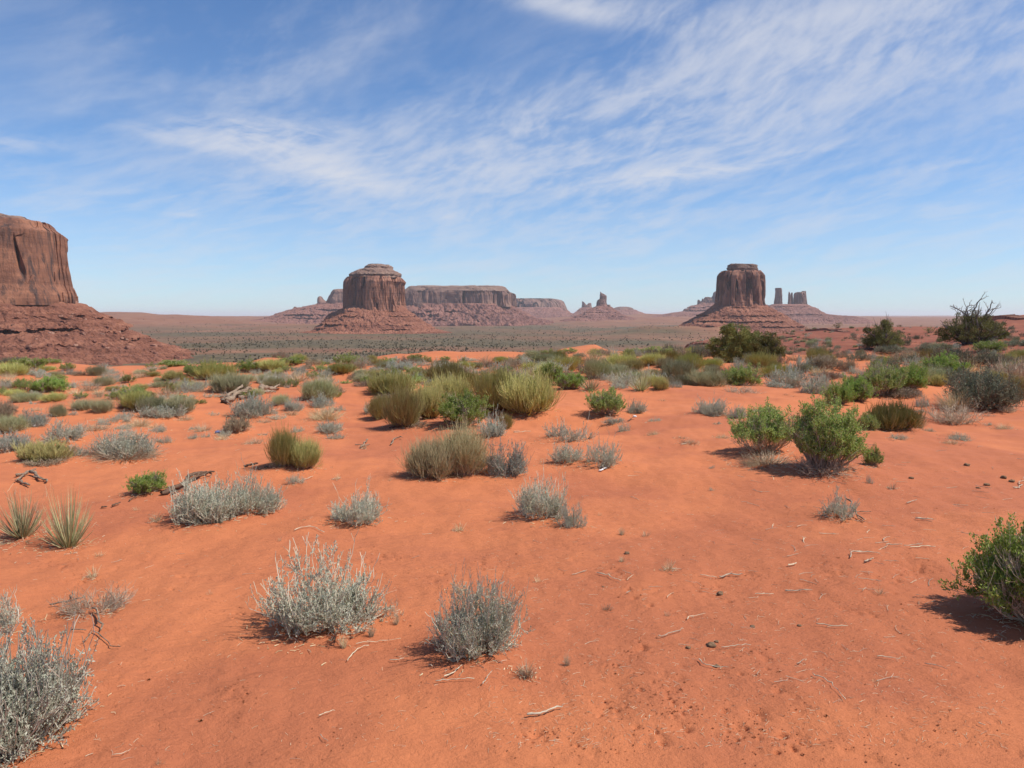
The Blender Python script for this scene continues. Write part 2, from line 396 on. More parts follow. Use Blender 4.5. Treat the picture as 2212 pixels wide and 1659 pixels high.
# ------------------------------------------------------------------ the ground
EYE = -1.62
CREST = np.array([(-900, 780), (0, 783), (150, 786), (230, 792), (330, 789), (440, 789), (520, 791), (570, 781), (640, 789), (700, 793), (780, 791), (850, 784), (950, 780),
                  (1020, 777), (1100, 770), (1180, 764), (1220, 757), (1285, 752), (1330, 764), (1400, 766), (3200, 766)], float)
HILLTOP = np.array([(-900, 765), (1380, 764), (1450, 752), (1520, 738), (1600, 729), (1700, 721), (1745, 715), (1800, 711), (1900, 706), (2050, 705), (2120, 700),
                    (2150, 685), (2212, 680), (2400, 675), (3200, 670)], float)
MOUNDS = []
DENTS = []
VZ = -50.0
def height(x, y, detail=True):
    x = np.asarray(x, float); y = np.asarray(y, float)
    r = np.sqrt(x * x + y * y) + 1e-6
    azm = np.arctan2(x, np.maximum(y, 1e-6)); azm = np.where(y <= 0, np.sign(x) * 1.3, azm)
    u = CX + F * np.tan(np.clip(azm, -1.05, 1.05))
    # the dune field in the foreground
    k = sst(6, 22, r)
    z = EYE + 0.0 * r
    z = z + 0.05 * fbm2(x / 1.9, y / 1.9, 3, 3) * sst(1, 5, r) + (0.02 + 0.20 * k) * fbm2(x / 7.5 + 3.1, y / 7.5, 11, 3)
    if detail:
        z = z + 0.012 * fbm2(x / 0.34, y / 0.5, 21, 3) * (1 - sst(14, 30, r))
    rc = -EYE * F / (np.interp(u, CREST[:, 0], CREST[:, 1]) - HOR) * 1.02
    vz = VZ + 5.0 * fbm2(x / 900, y / 900, 31, 3) * sst(1500, 4000, r)
    zl = np.where(r < rc, z, z * 0 + vz + (z - vz) * (1 - sst(0, 190, r - rc)) ** 1.3)
    # the red hill to the right
    yt = np.interp(u, HILLTOP[:, 0], HILLTOP[:, 1])
    ztop = -(yt - HOR) / F * 165.0
    rr = r / 165.0
    zb = EYE - 0.5
    q = sst(30, 62, r)
    base = z * (1 - q) + (-0.0 + (-3.0)) * q
    zr = base + (ztop + 3.0) * sst(62, 165, r)
    zr = zr + (0.35 * fbm2(x / 14, y / 14, 41, 4) + 0.5 * fbm2(x / 40, y / 40, 43, 2)) * q * (1 - 0.6 * sst(120, 170, r))
    zr = np.where(r < 172, zr, vz + (zr - vz) * (1 - sst(0, 420, r - 172)) ** 1.2)
    wgt = sst(1370, 1500, u + 25 * pn2(x / 9, y / 9, 51))
    z = zl * (1 - wgt) + zr * wgt
    # low red hills and benches far out in the valley
    def ridge(u0, u1, r0, wr, h, seed, sc=500., soft=120):
        a = sst(u0 - soft, u0 + soft, u) * (1 - sst(u1 - soft, u1 + soft, u))
        return h * a * np.exp(-((np.log(r / r0)) / wr) ** 2) * (1 + 0.35 * fbm2(x / sc, y / sc, seed, 3))
    far = ridge(-600, 520, 5200, 0.22, 52, 61) + ridge(-600, 330, 4200, 0.16, 22, 62) + ridge(380, 760, 7600, 0.25, 40, 63) \
        + ridge(1150, 1560, 8200, 0.30, 58, 64, soft=90) + ridge(1230, 1500, 5600, 0.16, 24, 65, soft=80) \
        + ridge(1700, 2600, 9000, 0.35, 34, 66) + ridge(-800, 3000, 21000, 0.3, 48, 67, 2500.) + ridge(1340, 1600, 2350, 0.07, 20, 68, 130., 60) + ridge(540, 730, 3600, .12, 14, 69, 300, 50)
    far = far * sst(1500, 2000, r)
    z = z + far + 1.2 * fbm2(x / 150, y / 150, 71, 3) * sst(700, 1000, r)
    if len(MOUNDS) or len(DENTS):
        sh = z.shape; zf = z.ravel().copy(); xf = np.broadcast_to(x, sh).ravel(); yf = np.broadcast_to(y, sh).ravel()
        def each(lst, fn, reach):
            for (mx, my, mr, mh) in lst:
                k_ = np.nonzero((np.abs(xf - mx) < reach * mr) & (np.abs(yf - my) < reach * mr))[0] if len(xf) > 5000 else None
                if k_ is None: k_ = slice(None)
                elif len(k_) == 0: continue
                d2 = ((xf[k_] - mx) ** 2 + (yf[k_] - my) ** 2) / (mr * mr)
                zf[k_] += fn(d2, mh, xf[k_], yf[k_])
        if len(xf) <= 5000:
            for (lst, sg) in ((MOUNDS, 0), (DENTS, 1)):
                if not len(lst): continue
                L = np.asarray(lst); xm, xM = xf.min() - 1.5, xf.max() + 1.5; ym, yM = yf.min() - 1.5, yf.max() + 1.5
                L = L[(L[:, 0] > xm) & (L[:, 0] < xM) & (L[:, 1] > ym) & (L[:, 1] < yM)]
                if not len(L): continue
                kk = np.nonzero(yf < 60)[0]
                if not len(kk): continue
                d2 = ((xf[kk, None] - L[None, :, 0]) ** 2 + (yf[kk, None] - L[None, :, 1]) ** 2) / L[None, :, 2] ** 2
                g_ = np.exp(-d2) * L[None, :, 3]
                zf[kk] += g_.sum(1) if sg == 0 else -(g_.sum(1)) * (.55 + .9 * pn2(xf[kk] * 17, yf[kk] * 17, 9))
        else:
            each(MOUNDS, lambda d2, mh, a_, b_: mh * np.exp(-d2), 3.0)
            each(DENTS, lambda d2, mh, a_, b_: -mh * np.exp(-d2) * (.55 + .9 * pn2(a_ * 17, b_ * 17, 9)), 3.0)
        z = zf.reshape(sh)
    return z
def ground_at(X, Y, rmax=420.0):
    a, b_ = ray(X, Y)
    lo_, hi_ = 1.5, rmax
    for n in (90, 12, 12):
        d = np.exp(np.linspace(math.log(lo_), math.log(hi_), n))
        hz = height(a * d, d); e = b_ * d - hz
        if not (e < 0).any(): return a * d[int(np.argmin(e))], d[int(np.argmin(e))]
        i = max(1, int(np.argmax(e < 0))); lo_, hi_ = d[i - 1], d[i]
        dd = d[i - 1] + (d[i] - d[i - 1]) * e[i - 1] / (e[i - 1] - e[i] + 1e-12)
    return a * dd, dd
def gz(x, y): return float(height(np.array([x]), np.array([y]))[0])

m, t, b = new_mat('sand crumb'); b.inputs['Base Color'].default_value = (.50, .165, .07, 1); M['ground_crumb'] = m

m, t, b = new_mat('boulder rock'); oi = t.node('ShaderNodeObjectInfo')
t.put(b.inputs['Base Color'], t.cramp(oi.outputs['Random'], [(0, (.19, .08, .055)), (.6, (.30, .14, .095)), (1, (.42, .24, .17))])); M['boulder'] = m

# ------------------------------------------------------------------ buttes and mesas
def loft(levels, dist, nt, nz, expo, disp, spacing=None, zfloor=None, bfac=None, yshift=0.0, skew=0.0):
    """levels: (photo y, left x, right x[, half depth]) top to bottom at the given distance.
    Returns verts (nz+1 rows), quads. The ring is denser towards the viewer's side."""
    lv = []
    for L in levels:
        xl, _, z = at(L[1], L[0], dist); xr, _, _ = at(L[2], L[0], dist)
        hd = L[3] if len(L) > 3 else (xr - xl) / 2 * (bfac or 0.8)
        lv.append((z, (xl + xr) / 2, (xr - xl) / 2, hd))
    lv = np.array(lv)
    zs = lv[:, 0][::-1]
    if zfloor is not None and zs[0] > zfloor: pass
    zz = np.linspace(lv[0, 0], lv[-1, 0], nz)
    if spacing is not None: zz = spacing(zz)
    cx = np.interp(zz, zs, lv[:, 1][::-1]); a = np.interp(zz, zs, lv[:, 2][::-1]); hb = np.interp(zz, zs, lv[:, 3][::-1])
    n1 = int(nt * 0.78)
    th = np.concatenate([np.linspace(math.pi * 0.97, math.pi * 2.03, n1), np.linspace(math.pi * 2.03, math.pi * 2.97, nt - n1 + 1)[1:-1]])
    nt = len(th)
    T, Z = np.meshgrid(th, zz)
    A = a[:, None]; B = hb[:, None]; C_ = cx[:, None]
    e = 2.0 / expo
    ct, s_ = np.cos(T), np.sin(T)
    ux = np.sign(ct) * np.abs(ct) ** e; uy = np.sign(s_) * np.abs(s_) ** e
    Y = dist + yshift + B * uy
    want_l = np.array([at(L[1], L[0], 1.0)[0] for L in levels])[::-1]; want_r = np.array([at(L[2], L[0], 1.0)[0] for L in levels])[::-1]
    want_l = np.interp(zz, zs, want_l)[:, None]; want_r = np.interp(zz, zs, want_r)[:, None]
    for _ in range(6):
        p = (C_ + A * ux + skew * (Y - dist)) / Y; pl_, pr_ = p.min(1, keepdims=True), p.max(1, keepdims=True)
        C_ = C_ + ((want_l + want_r) - (pl_ + pr_)) / 2 * dist; A = A * np.clip((want_r - want_l) / (pr_ - pl_), .3, 2)
    X = C_ + A * ux + skew * (Y - dist)
    nx = ct / np.maximum(A, 1); ny = s_ / np.maximum(B, 1)
    nl = np.sqrt(nx * nx + ny * ny); nx /= nl; ny /= nl
    d, dz = disp(X, Y, Z, T, A, B)
    X2 = X + nx * d; Y2 = Y + ny * d; Z2 = Z + dz
    v = np.stack([X2, Y2, Z2], -1)
    top = np.stack([(C_ + (X2[:1] - C_[:1]) * 0.5)[0:1][0], ((Y2[:1] - dist - yshift) * 0.5 + dist + yshift)[0], Z2[0] + 0.0], -1)
    top2 = np.stack([(C_ + (X2[:1] - C_[:1]) * 0.02)[0:1][0], ((Y2[:1] - dist - yshift) * 0.02 + dist + yshift)[0], np.full(nt, Z2[0].mean())], -1)
    V = np.concatenate([top2[None], top[None], v], 0)
    q = gridq(nz + 2, nt, True)
    return V.reshape(-1, 3), q, v

def cliff_disp(amp, wl, seed, cracks=1.0, beds=0.3, bowl=0.0):
    def f(X, Y, Z, T, A, B):
        s1 = fbm3(X / wl, Y / wl, Z / (wl * 6), seed, 3)
        rg = 1 - np.abs(fbm3(X / (wl * 0.55), Y / (wl * 0.55), Z / (wl * 7) + 5, seed + 3, 3))
        crack = -np.clip(rg - 0.80, 0, 1) * 7
        m_ = sst(-0.15, 0.35, fbm3(X / (wl * 2), Y / (wl * 2), Z / (wl * 3), seed + 9, 2))
        fine = fbm3(X / (wl * 0.18), Y / (wl * 0.18), Z / (wl * 0.9), seed + 5, 3)
        bed = pn3(X / 300, Y / 300, Z / (wl * 0.22), seed + 11)
        st = np.round(s1 * 3) / 3
        d = amp * (0.55 * s1 + 0.45 * st + cracks * crack * m_ * 0.85 + 0.16 * fine + beds * 0.25 * bed)
        d = np.minimum(d - d.mean() * .8, amp * .75); tt = (Z.max() - Z) / (Z.max() - Z.min())
        return np.where(d > 0, d * sst(-0.02, 0.16, tt), d), 0 * Z
    return f
def cap_disp(amp, wl, seed, beds):
    def f(X, Y, Z, T, A, B):
        b_ = pn3(X / 400, Y / 400, Z / beds, seed)
        st = np.round(b_ * 4) / 4
        blk = np.round(2.5 * fbm3(X / (wl * .5), Y / (wl * .5), Z / (beds * 1.5), seed + 5, 2)) / 2.5
        dz = beds * .28 * fbm3(X / (wl * .6), Y / (wl * .6), 0 * Z, seed + 8, 3)
        return amp * (0.7 * st + 0.7 * blk + 0.55 * fbm3(X / wl, Y / wl, Z / (wl * .4), seed + 2, 4)), dz
    return f
def talus_disp(amp, wl, seed, ledges=(), rough=1.0):
    def f(X, Y, Z, T, A, B):
        d = amp * (0.7 * fbm3(X / wl, Y / wl, Z / (wl * 2), seed, 4) + 0.10 * rough * fbm3(X / (wl * .12), Y / (wl * .12), Z / (wl * .3), seed + 4, 3))
        zt = Z.max(); zb = Z.min()
        g = np.abs(fbm3(X / (wl * .5), Y / (wl * .5), Z / (wl * 6), seed + 6, 3))
        d = d + amp * 0.5 * g * sst(0, 0.3, (zt - Z) / (zt - zb))
        r1 = fbm2(X / (wl * .11), Y / (wl * .11), seed + 30, 3); r2 = 1 - np.abs(fbm2(X / (wl * .45), Y / (wl * .9), seed + 31, 3))
        dz = amp * rough * (0.16 * r1 + 0.22 * (r2 - .75)) * sst(0, 0.12, (zt - Z) / (zt - zb))
        for (zl, hh, dep, cov) in ledges:
            zw = zl + 2.5 * pn3(X / 140, Y / 140, 0 * Z, seed + 20)
            msk = sst(cov - 0.1, cov + 0.15, pn3(X / (wl * 1.1), Y / (wl * 1.1), 0 * Z + zl, seed + 21) + 0.35 * pn3(X / (wl * .25), Y / (wl * .25), 0 * Z, seed + 22))
            below = sst(0.0, hh * 0.12, zw - Z) * (1 - sst(hh, hh * 2.6, zw - Z))
            above = (1 - sst(0, hh * 1.3, Z - zw)) * (Z >= zw)
            d = d + msk * (-dep * below + dep * 0.5 * above) * (1 + 0.4 * pn3(X / 9, Y / 9, 0 * Z, seed + 23))
        fade = sst(0, 0.06, (zt - Z) / (zt - zb))
        return d * (0.35 + 0.65 * fade), dz
    return f
def zy(Y, dist): return at(CX, Y, dist)[2]

LOFTED = {}
def butte(name, label, cat, base, parts, group=None):
    root = link(name, None, loc=base); root.empty_display_size = 10
    tag(root, label, cat, group)
    off = np.array(base)
    for (pn, V, q, mat, smooth) in parts:
        mb = MB(); mb.add(V - off, q)
        link(pn, mb.mesh(pn, [M[mat]], smooth), root)
    return root

# the big mesa at the left edge
D1 = 1150
caplev = [(472, -700, 30, 120), (478, -705, 50, 132), (485, -710, 78, 142), (491, -712, 88, 148), (496, -714, 92, 150)]
cliffl = [(494, -715, 119, 158), (497, -715, 122, 162), (504, -716, 124, 164), (516, -717, 137, 166), (545, -719, 140, 168), (575, -721, 143, 171), (600, -722, 147, 173), (622, -724, 150, 175), (634, -725, 155, 177), (642, -725, 158, 179), (652, -726, 159, 181), (662, -726, 158, 183)]
talusl = [(650, -730, 150, 175), (658, -735, 163, 188), (672, -745, 185, 212), (686, -755, 208, 236), (696, -762, 232, 254), (712, -775, 262, 282), (728, -790, 300, 312), (742, -800, 340, 340), (752, -815, 372, 362), (762, -830, 420, 392), (790, -840, 480, 440)]
SK = -0.50
V1, q1, _ = loft(caplev, D1, 900, 40, 3.4, cap_disp(4.5, 40, 101, 5.0), skew=SK)
V2, q2, _ = loft(cliffl, D1, 1500, 220, 3.4, cliff_disp(12, 48, 112, 1.3, 0.25), skew=SK)
V3, q3, g3 = loft(talusl, D1, 1400, 260, 3.0, talus_disp(18, 70, 103, [(zy(684, 960), 3, 5, 0.1), (zy(712, 880), 4.5, 9, 0.0), (zy(741, 830), 4.5, 8, -0.1), (zy(748, 830), 3, 6, 0)], 0.8), skew=SK)
butte('mesa', 'huge brown sandstone mesa cut off by the left edge, its boulder slope running down rightwards', 'mesa', at(-250, 700, D1),
      [('cap_rock', V1, q1, 'cap', False), ('cliff', V2, q2, 'cliff_left', False), ('talus_slope', V3, q3, 'talus_near', False)])
LOFTED['mesa'] = g3

# broad domed butte left of the middle
D2 = 2500
capm = [(572, 798, 817, 50), (573, 792, 846, 60), (581, 789, 846, 64), (583, 776, 849, 80), (590, 762, 861, 93), (592, 758, 865, 97), (598, 754, 867, 100), (601, 751, 868, 101)]
cliffm = [(599, 750, 866, 102), (602, 748, 869, 103), (610, 747, 871, 104), (617, 747, 868, 105), (630, 747, 869, 106), (650, 747, 870, 107), (664, 747, 872, 109), (672, 747, 873, 110)]
talm = [(660, 750, 872, 104), (666, 745, 878, 112), (674, 733, 884, 128), (684, 716, 897, 150), (694, 702, 912, 175), (703, 688, 928, 200), (710, 682, 938, 220), (715, 668, 955, 240), (719, 640, 975, 270), (726, 600, 1010, 310)]
V1, q1, _ = loft(capm, D2, 500, 44, 2.3, cap_disp(4.0, 25, 201, 6.0))
V2, q2, _ = loft(cliffm, D2, 1000, 150, 2.25, cliff_disp(12, 36, 207, 2.3, 0.10))
V3, q3, g2 = loft(talm, D2, 1000, 150, 2.2, talus_disp(15, 60, 203, [(zy(682.5, 2350), 3.5, 5, 0.05), (zy(701, 2310), 4.5, 7, -0.35), (zy(712, 2290), 3.5, 5, -0.15)]))
butte('domed_butte', 'broad dome-topped red butte left of the middle on a banded cone of rubble', 'butte', at(808, 718, D2),
      [('cap_rock', V1, q1, 'cap', False), ('cliff', V2, q2, 'cliff', False), ('talus_slope', V3, q3, 'talus', False)])

# square-topped butte right of the middle
D3 = 2400
capr = [(571, 1574, 1612, 32), (572.5, 1572, 1636, 36), (577, 1571, 1638, 38), (582, 1570, 1638, 38), (585, 1573, 1637, 36), (587, 1568, 1640, 42)]
clifr = [(585, 1559, 1644, 50), (589, 1556, 1646, 55), (598, 1555, 1647, 57), (612, 1554, 1647, 58), (630, 1553, 1647, 59), (648, 1551, 1647, 60), (657, 1550, 1648, 61), (664, 1550, 1648, 62)]
talr = [(651, 1553, 1645, 56), (657, 1546, 1652, 64), (664, 1538, 1662, 78), (674, 1522, 1679, 105), (682, 1509, 1692, 125), (692, 1492, 1711, 150), (697, 1480, 1722, 165), (706, 1465, 1738, 190), (712, 1450, 1752, 215), (718, 1425, 1775, 245), (726, 1390, 1810, 290)]
V1, q1, _ = loft(capr, D3, 400, 34, 3.0, cap_disp(2.4, 20, 301, 5.0))
V2, q2, _ = loft(clifr, D3, 1000, 150, 2.6, cliff_disp(12, 32, 311, 2.2, 0.12))
V3, q3, g4 = loft(talr, D3, 1000, 150, 2.2, talus_disp(12, 60, 303, [(zy(664, 2330), 3, 5, 0.0), (zy(681, 2290), 3, 6, -0.1), (zy(694, 2250), 4, 8, -0.2), (zy(705, 2220), 4, 7, 0.05)]))
butte('square_butte', 'square-topped red butte right of the middle with a small cap block, on banded rubble', 'butte', at(1600, 718, D3),
      [('cap_rock', V1, q1, 'cap', False), ('cliff', V2, q2, 'cliff', False), ('talus_slope', V3, q3, 'talus', False)])

# long mesa behind the domed butte, and its western end seen to the left of the butte
D4 = 5000
cp = [(621, 885, 1090, 330), (623, 880, 1093, 345), (629, 872, 1099, 360), (632, 868, 1101, 366)]
cl = [(631, 864, 1101, 368), (640, 856, 1104, 374), (650, 850, 1104, 376), (664, 845, 1106, 380)]
tl = [(657, 848, 1102, 378), (661, 845, 1107, 384), (670, 830, 1122, 430), (680, 815, 1136, 500), (688, 800, 1150, 570), (694, 780, 1170, 640), (706, 760, 1190, 720)]
V1, q1, _ = loft(cp, D4, 500, 20, 4.0, cap_disp(5, 60, 401, 9.0))
V2, q2, _ = loft(cl, D4, 1200, 60, 4.0, cliff_disp(42, 110, 402, 1.3, 0.15))
V3, q3, _ = loft(tl, D4, 1000, 60, 3.0, talus_disp(60, 170, 403, [(zy(672, 4600), 8, 14, 0.1)]))
k1, kq, _ = loft([(619, 1014, 1028, 30), (623, 1010, 1032, 40)], D4, 60, 8, 2.5, cap_disp(2, 30, 404, 5), yshift=-200)
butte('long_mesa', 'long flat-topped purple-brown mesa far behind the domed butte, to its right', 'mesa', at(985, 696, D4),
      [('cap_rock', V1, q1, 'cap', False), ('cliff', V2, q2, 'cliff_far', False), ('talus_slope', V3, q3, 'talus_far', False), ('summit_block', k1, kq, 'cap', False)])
D5 = 5400
parts = []
V, q, _ = loft([(626, 727, 800, 200), (627, 719, 815, 220), (632, 715, 820, 240), (640, 711, 822, 250), (650, 706, 824, 255), (664, 702, 826, 260)], D5, 500, 50, 3.0, cliff_disp(22, 90, 501, 1.1)); parts.append(('cliff', V, q, 'cliff_far', False))
V, q, _ = loft([(640, 689, 694, 20), (643, 687, 697, 30), (648, 686, 700, 40), (656, 686, 712, 60), (664, 685, 720, 70)], D5, 120, 30, 2.4, cliff_disp(5, 40, 502)); parts.append(('knob', V, q, 'cliff_far', False))
V, q, _ = loft([(655, 686, 840, 270), (658, 684, 842, 280), (662, 664, 850, 300), (665.5, 646, 860, 330), (666, 638, 862, 340), (672, 620, 870, 380), (679, 603, 880, 430), (683, 594, 885, 450), (688, 580, 890, 480), (693, 545, 900, 520), (704, 520, 910, 600)], D5, 900, 70, 2.4,
               talus_disp(30, 130, 503, [(zy(668, 5100), 9, 14, -0.2), (zy(679, 5000), 9, 16, -0.2), (zy(686, 4950), 8, 12, -0.1)])); parts.append(('talus_slope', V, q, 'talus_far', False))
V, q, _ = loft([(662.5, 635, 640, 10), (668, 632, 644, 16)], D5, 40, 10, 2.4, cliff_disp(2, 20, 504)); parts.append(('pinnacle', V, q, 'cliff_far', False))
butte('stepped_mesa', 'far mesa with a knob and stepped shoulder showing left of the domed butte', 'mesa', at(735, 690, D5), parts)

D6 = 8200
V1, q1, _ = loft([(646.5, 1080, 1195, 500), (648, 1070, 1204, 520), (653, 1066, 1211, 540), (664, 1060, 1216, 560), (671, 1055, 1219, 570)], D6, 700, 40, 4.0, cliff_disp(45, 160, 601, 1.1, 0.3))
V2, q2, _ = loft([(651, 1209, 1213, 40), (656, 1207, 1216, 60), (662, 1206, 1219, 70), (671, 1204, 1222, 80)], D6, 100, 24, 2.5, cliff_disp(10, 60, 602))
V3, q3, _ = loft([(665, 1060, 1219, 580), (671, 1050, 1223, 620), (676, 1040, 1231, 700), (680, 1030, 1243, 780), (686, 1010, 1262, 900), (694, 1000, 1290, 1000)], D6, 600, 36, 3.0, talus_disp(40, 250, 603))
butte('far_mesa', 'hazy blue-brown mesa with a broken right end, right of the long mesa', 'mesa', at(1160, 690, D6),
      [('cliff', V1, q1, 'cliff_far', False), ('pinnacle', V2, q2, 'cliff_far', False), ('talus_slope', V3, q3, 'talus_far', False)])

# the castle-like spire
D7 = 5500
parts = []
V, q, _ = loft([(630, 1296, 1298, 6), (633, 1295.5, 1300, 9), (635, 1295.5, 1304, 12), (637, 1295, 1307, 16), (639, 1295, 1309.5, 20), (648, 1294.5, 1309.5, 22), (659, 1294, 1309.5, 24)], D7, 200, 60, 2.6, cliff_disp(4.5, 26, 701, 1.2)); parts.append(('spire', V, q, 'cliff_far', False))
V, q, _ = loft([(646, 1294, 1308, 26), (649, 1290.5, 1309.5, 30), (654, 1289.5, 1309.5, 36), (660, 1289, 1312, 40), (666, 1288, 1316, 50)], D7, 200, 40, 2.6, cliff_disp(6, 30, 702, 1.2)); parts.append(('cliff', V, q, 'cliff_far', False))
V, q, _ = loft([(658, 1309, 1317, 30), (659, 1308, 1318.5, 34), (665, 1305, 1319, 40)], D7, 100, 16, 3, cliff_disp(3, 20, 703)); parts.append(('shoulder', V, q, 'cliff_far', False))
V, q, _ = loft([(658, 1290, 1312, 44), (662, 1286, 1319, 60), (668, 1275, 1324, 100), (675, 1262, 1334, 160), (681, 1252, 1345, 220), (686, 1238, 1360, 300), (692, 1215, 1390, 380), (702, 1190, 1420, 460)], D7, 500, 60, 2.2, talus_disp(22, 90, 704, [(zy(675, 5350), 6, 9, 0.0), (zy(684, 5200), 6, 10, -0.1)])); parts.append(('talus_slope', V, q, 'talus_far', False))
V, q, _ = loft([(673, 1262.5, 1264.5, 8), (682, 1261, 1266, 14)], D7, 40, 10, 2.4, cliff_disp(2, 20, 705), yshift=-120); parts.append(('pinnacle', V, q, 'cliff_far', False))
butte('castle_spire', 'slender castle-like rock spire on rubble between the mesas and the square butte', 'rock spire', at(1300, 690, D7), parts)
D8 = 7600
parts = []
for (a, nm) in [([(651, 1257, 1259.5, 8), (654, 1257, 1262, 14), (657, 1257, 1264.5, 20), (666, 1256.5, 1266, 26)], 'pinnacle'), ([(654.5, 1271.5, 1277, 12), (657, 1269, 1278, 20), (666, 1268, 1279, 26)], 'pinnacle'),
                ([(658, 1262, 1274, 24), (661, 1258, 1278, 30), (668, 1256, 1280, 36)], 'cliff')]:
    V, q, _ = loft(a, D8, 140, 26, 2.6, cliff_disp(5, 30, 801 + len(parts), 1.2)); parts.append((nm, V, q, 'cliff_far', False))
V, q, _ = loft([(664, 1257, 1279, 40), (667, 1252, 1284, 70), (674, 1244, 1294, 150), (679, 1236, 1302, 220), (682, 1226, 1310, 300), (690, 1205, 1330, 400)], D8, 300, 30, 2.3, talus_disp(20, 120, 805)); parts.append(('talus_slope', V, q, 'talus_far', False))
butte('twin_spires', 'small pair of rock towers in the distance just left of the castle-like spire', 'rock spires', at(1268, 684, D8), parts)
D9 = 8600
V1, q1, _ = loft([(662.5, 1338, 1352, 60), (663.5, 1331, 1361, 90), (666, 1325, 1367, 120), (672, 1319, 1372, 160)], D9, 300, 24, 2.8, cliff_disp(12, 80, 901, 0.8, 0.5))
V2, q2, _ = loft([(669, 1318, 1373, 180), (673, 1312, 1377, 220), (674, 1308, 1381, 240), (680, 1290, 1395, 330), (688, 1270, 1430, 420)], D9, 300, 24, 2.5, talus_disp(25, 160, 902))
butte('low_mesa', 'small low bluish mesa in the distance just right of the castle-like spire', 'mesa', at(1346, 684, D9),
      [('cliff', V1, q1, 'cliff_far', False), ('talus_slope', V2, q2, 'talus_far', False)])
D10 = 7000
parts = []
for (a, nm) in [([(627, 1548, 1580, 60), (632, 1542, 1590, 90), (640, 1539, 1600, 110), (655, 1533, 1610, 120)], 'cliff'),
                ([(641.5, 1523, 1531, 14), (643, 1521, 1541, 30), (648, 1519, 1546, 50), (656, 1514, 1552, 60)], 'cliff'),
                ([(647.5, 1507.5, 1510, 8), (652, 1507, 1514, 16), (658, 1507, 1524, 30)], 'pinnacle'), ([(645, 1516, 1519, 10), (652, 1514, 1523, 20), (657, 1512, 1526, 26)], 'pinnacle')]:
    V, q, _ = loft(a, D10, 200, 30, 2.6, cliff_disp(8, 45, 1001 + len(parts), 1.2)); parts.append((nm, V, q, 'cliff_far', False))
V, q, _ = loft([(652, 1508, 1640, 150), (658, 1504, 1650, 180), (663, 1488, 1670, 260), (667.5, 1481, 1690, 320), (672, 1478, 1700, 350), (678, 1440, 1710, 420), (686, 1400, 1740, 500)], D10, 500, 40, 2.5, talus_disp(26, 130, 1010, [(zy(663, 6800), 7, 12, -.3), (zy(670, 6700), 8, 14, -0.2)])); parts.append(('talus_slope', V, q, 'talus_far', False))
butte('stepped_butte', 'hazy stepped butte with small pinnacles showing just left of the square-topped butte', 'butte', at(1540, 684, D10), parts)
# three pale pillars on one slope at the right
D11 = 5600
parts = []
V, q, _ = loft([(622, 1675, 1688, 20), (624, 1674, 1688.5, 22), (630, 1675, 1688, 23), (640, 1673.5, 1689, 25), (652, 1672.5, 1690, 27), (664, 1671.5, 1692, 30)], D11, 240, 60, 2.6, cliff_disp(6, 28, 1101, 1.1)); parts.append(('rock_pillar', V, q, 'cliff_far', False))
V, q, _ = loft([(630, 1703.5, 1705, 5), (634, 1703, 1707, 10), (645, 1702.5, 1708.5, 14), (664, 1700.5, 1711, 20)], D11, 120, 50, 2.4, cliff_disp(3, 18, 1102)); parts.append(('rock_pillar', V, q, 'cliff_far', False))
V, q, _ = loft([(632, 1709, 1712.5, 8), (640, 1708.5, 1713, 10), (650, 1708, 1713.5, 14), (664, 1706, 1715, 20)], D11, 120, 50, 2.4, cliff_disp(2, 18, 1103)); parts.append(('rock_pillar', V, q, 'cliff_far', False))
V, q, _ = loft([(631, 1721, 1734, 24), (632.5, 1717, 1738, 28), (640, 1716, 1741, 32), (652, 1715.5, 1743, 36), (664, 1713, 1747, 42)], D11, 300, 60, 3.0, cliff_disp(9, 34, 1104, 1.3)); parts.append(('cliff', V, q, 'cliff_far', False))
V, q, _ = loft([(628.5, 1733, 1741, 14), (630, 1731, 1741.5, 18), (640, 1730, 1742.5, 24), (660, 1729, 1744, 32)], D11, 120, 40, 2.6, cliff_disp(4, 22, 1105)); parts.append(('cliff', V, q, 'cliff_far', False))
V, q, _ = loft([(657, 1668, 1744, 50), (661, 1660, 1748, 80), (667, 1650, 1762, 130), (673, 1640, 1774, 190), (678, 1632, 1786, 240), (681, 1625, 1805, 280), (684, 1618, 1845, 320), (690, 1600, 1870, 380), (700, 1580, 1900, 450)], D11, 700, 60, 2.2, talus_disp(20, 110, 1106, [(zy(662, 5500), 6, 10, -.3), (zy(680, 5350), 7, 12, -0.3)])); parts.append(('talus_slope', V, q, 'talus_far', False))
butte('pillar_butte', 'three pale rock pillars on one long slope, right of the square-topped butte', 'butte', at(1710, 686, D11), parts)

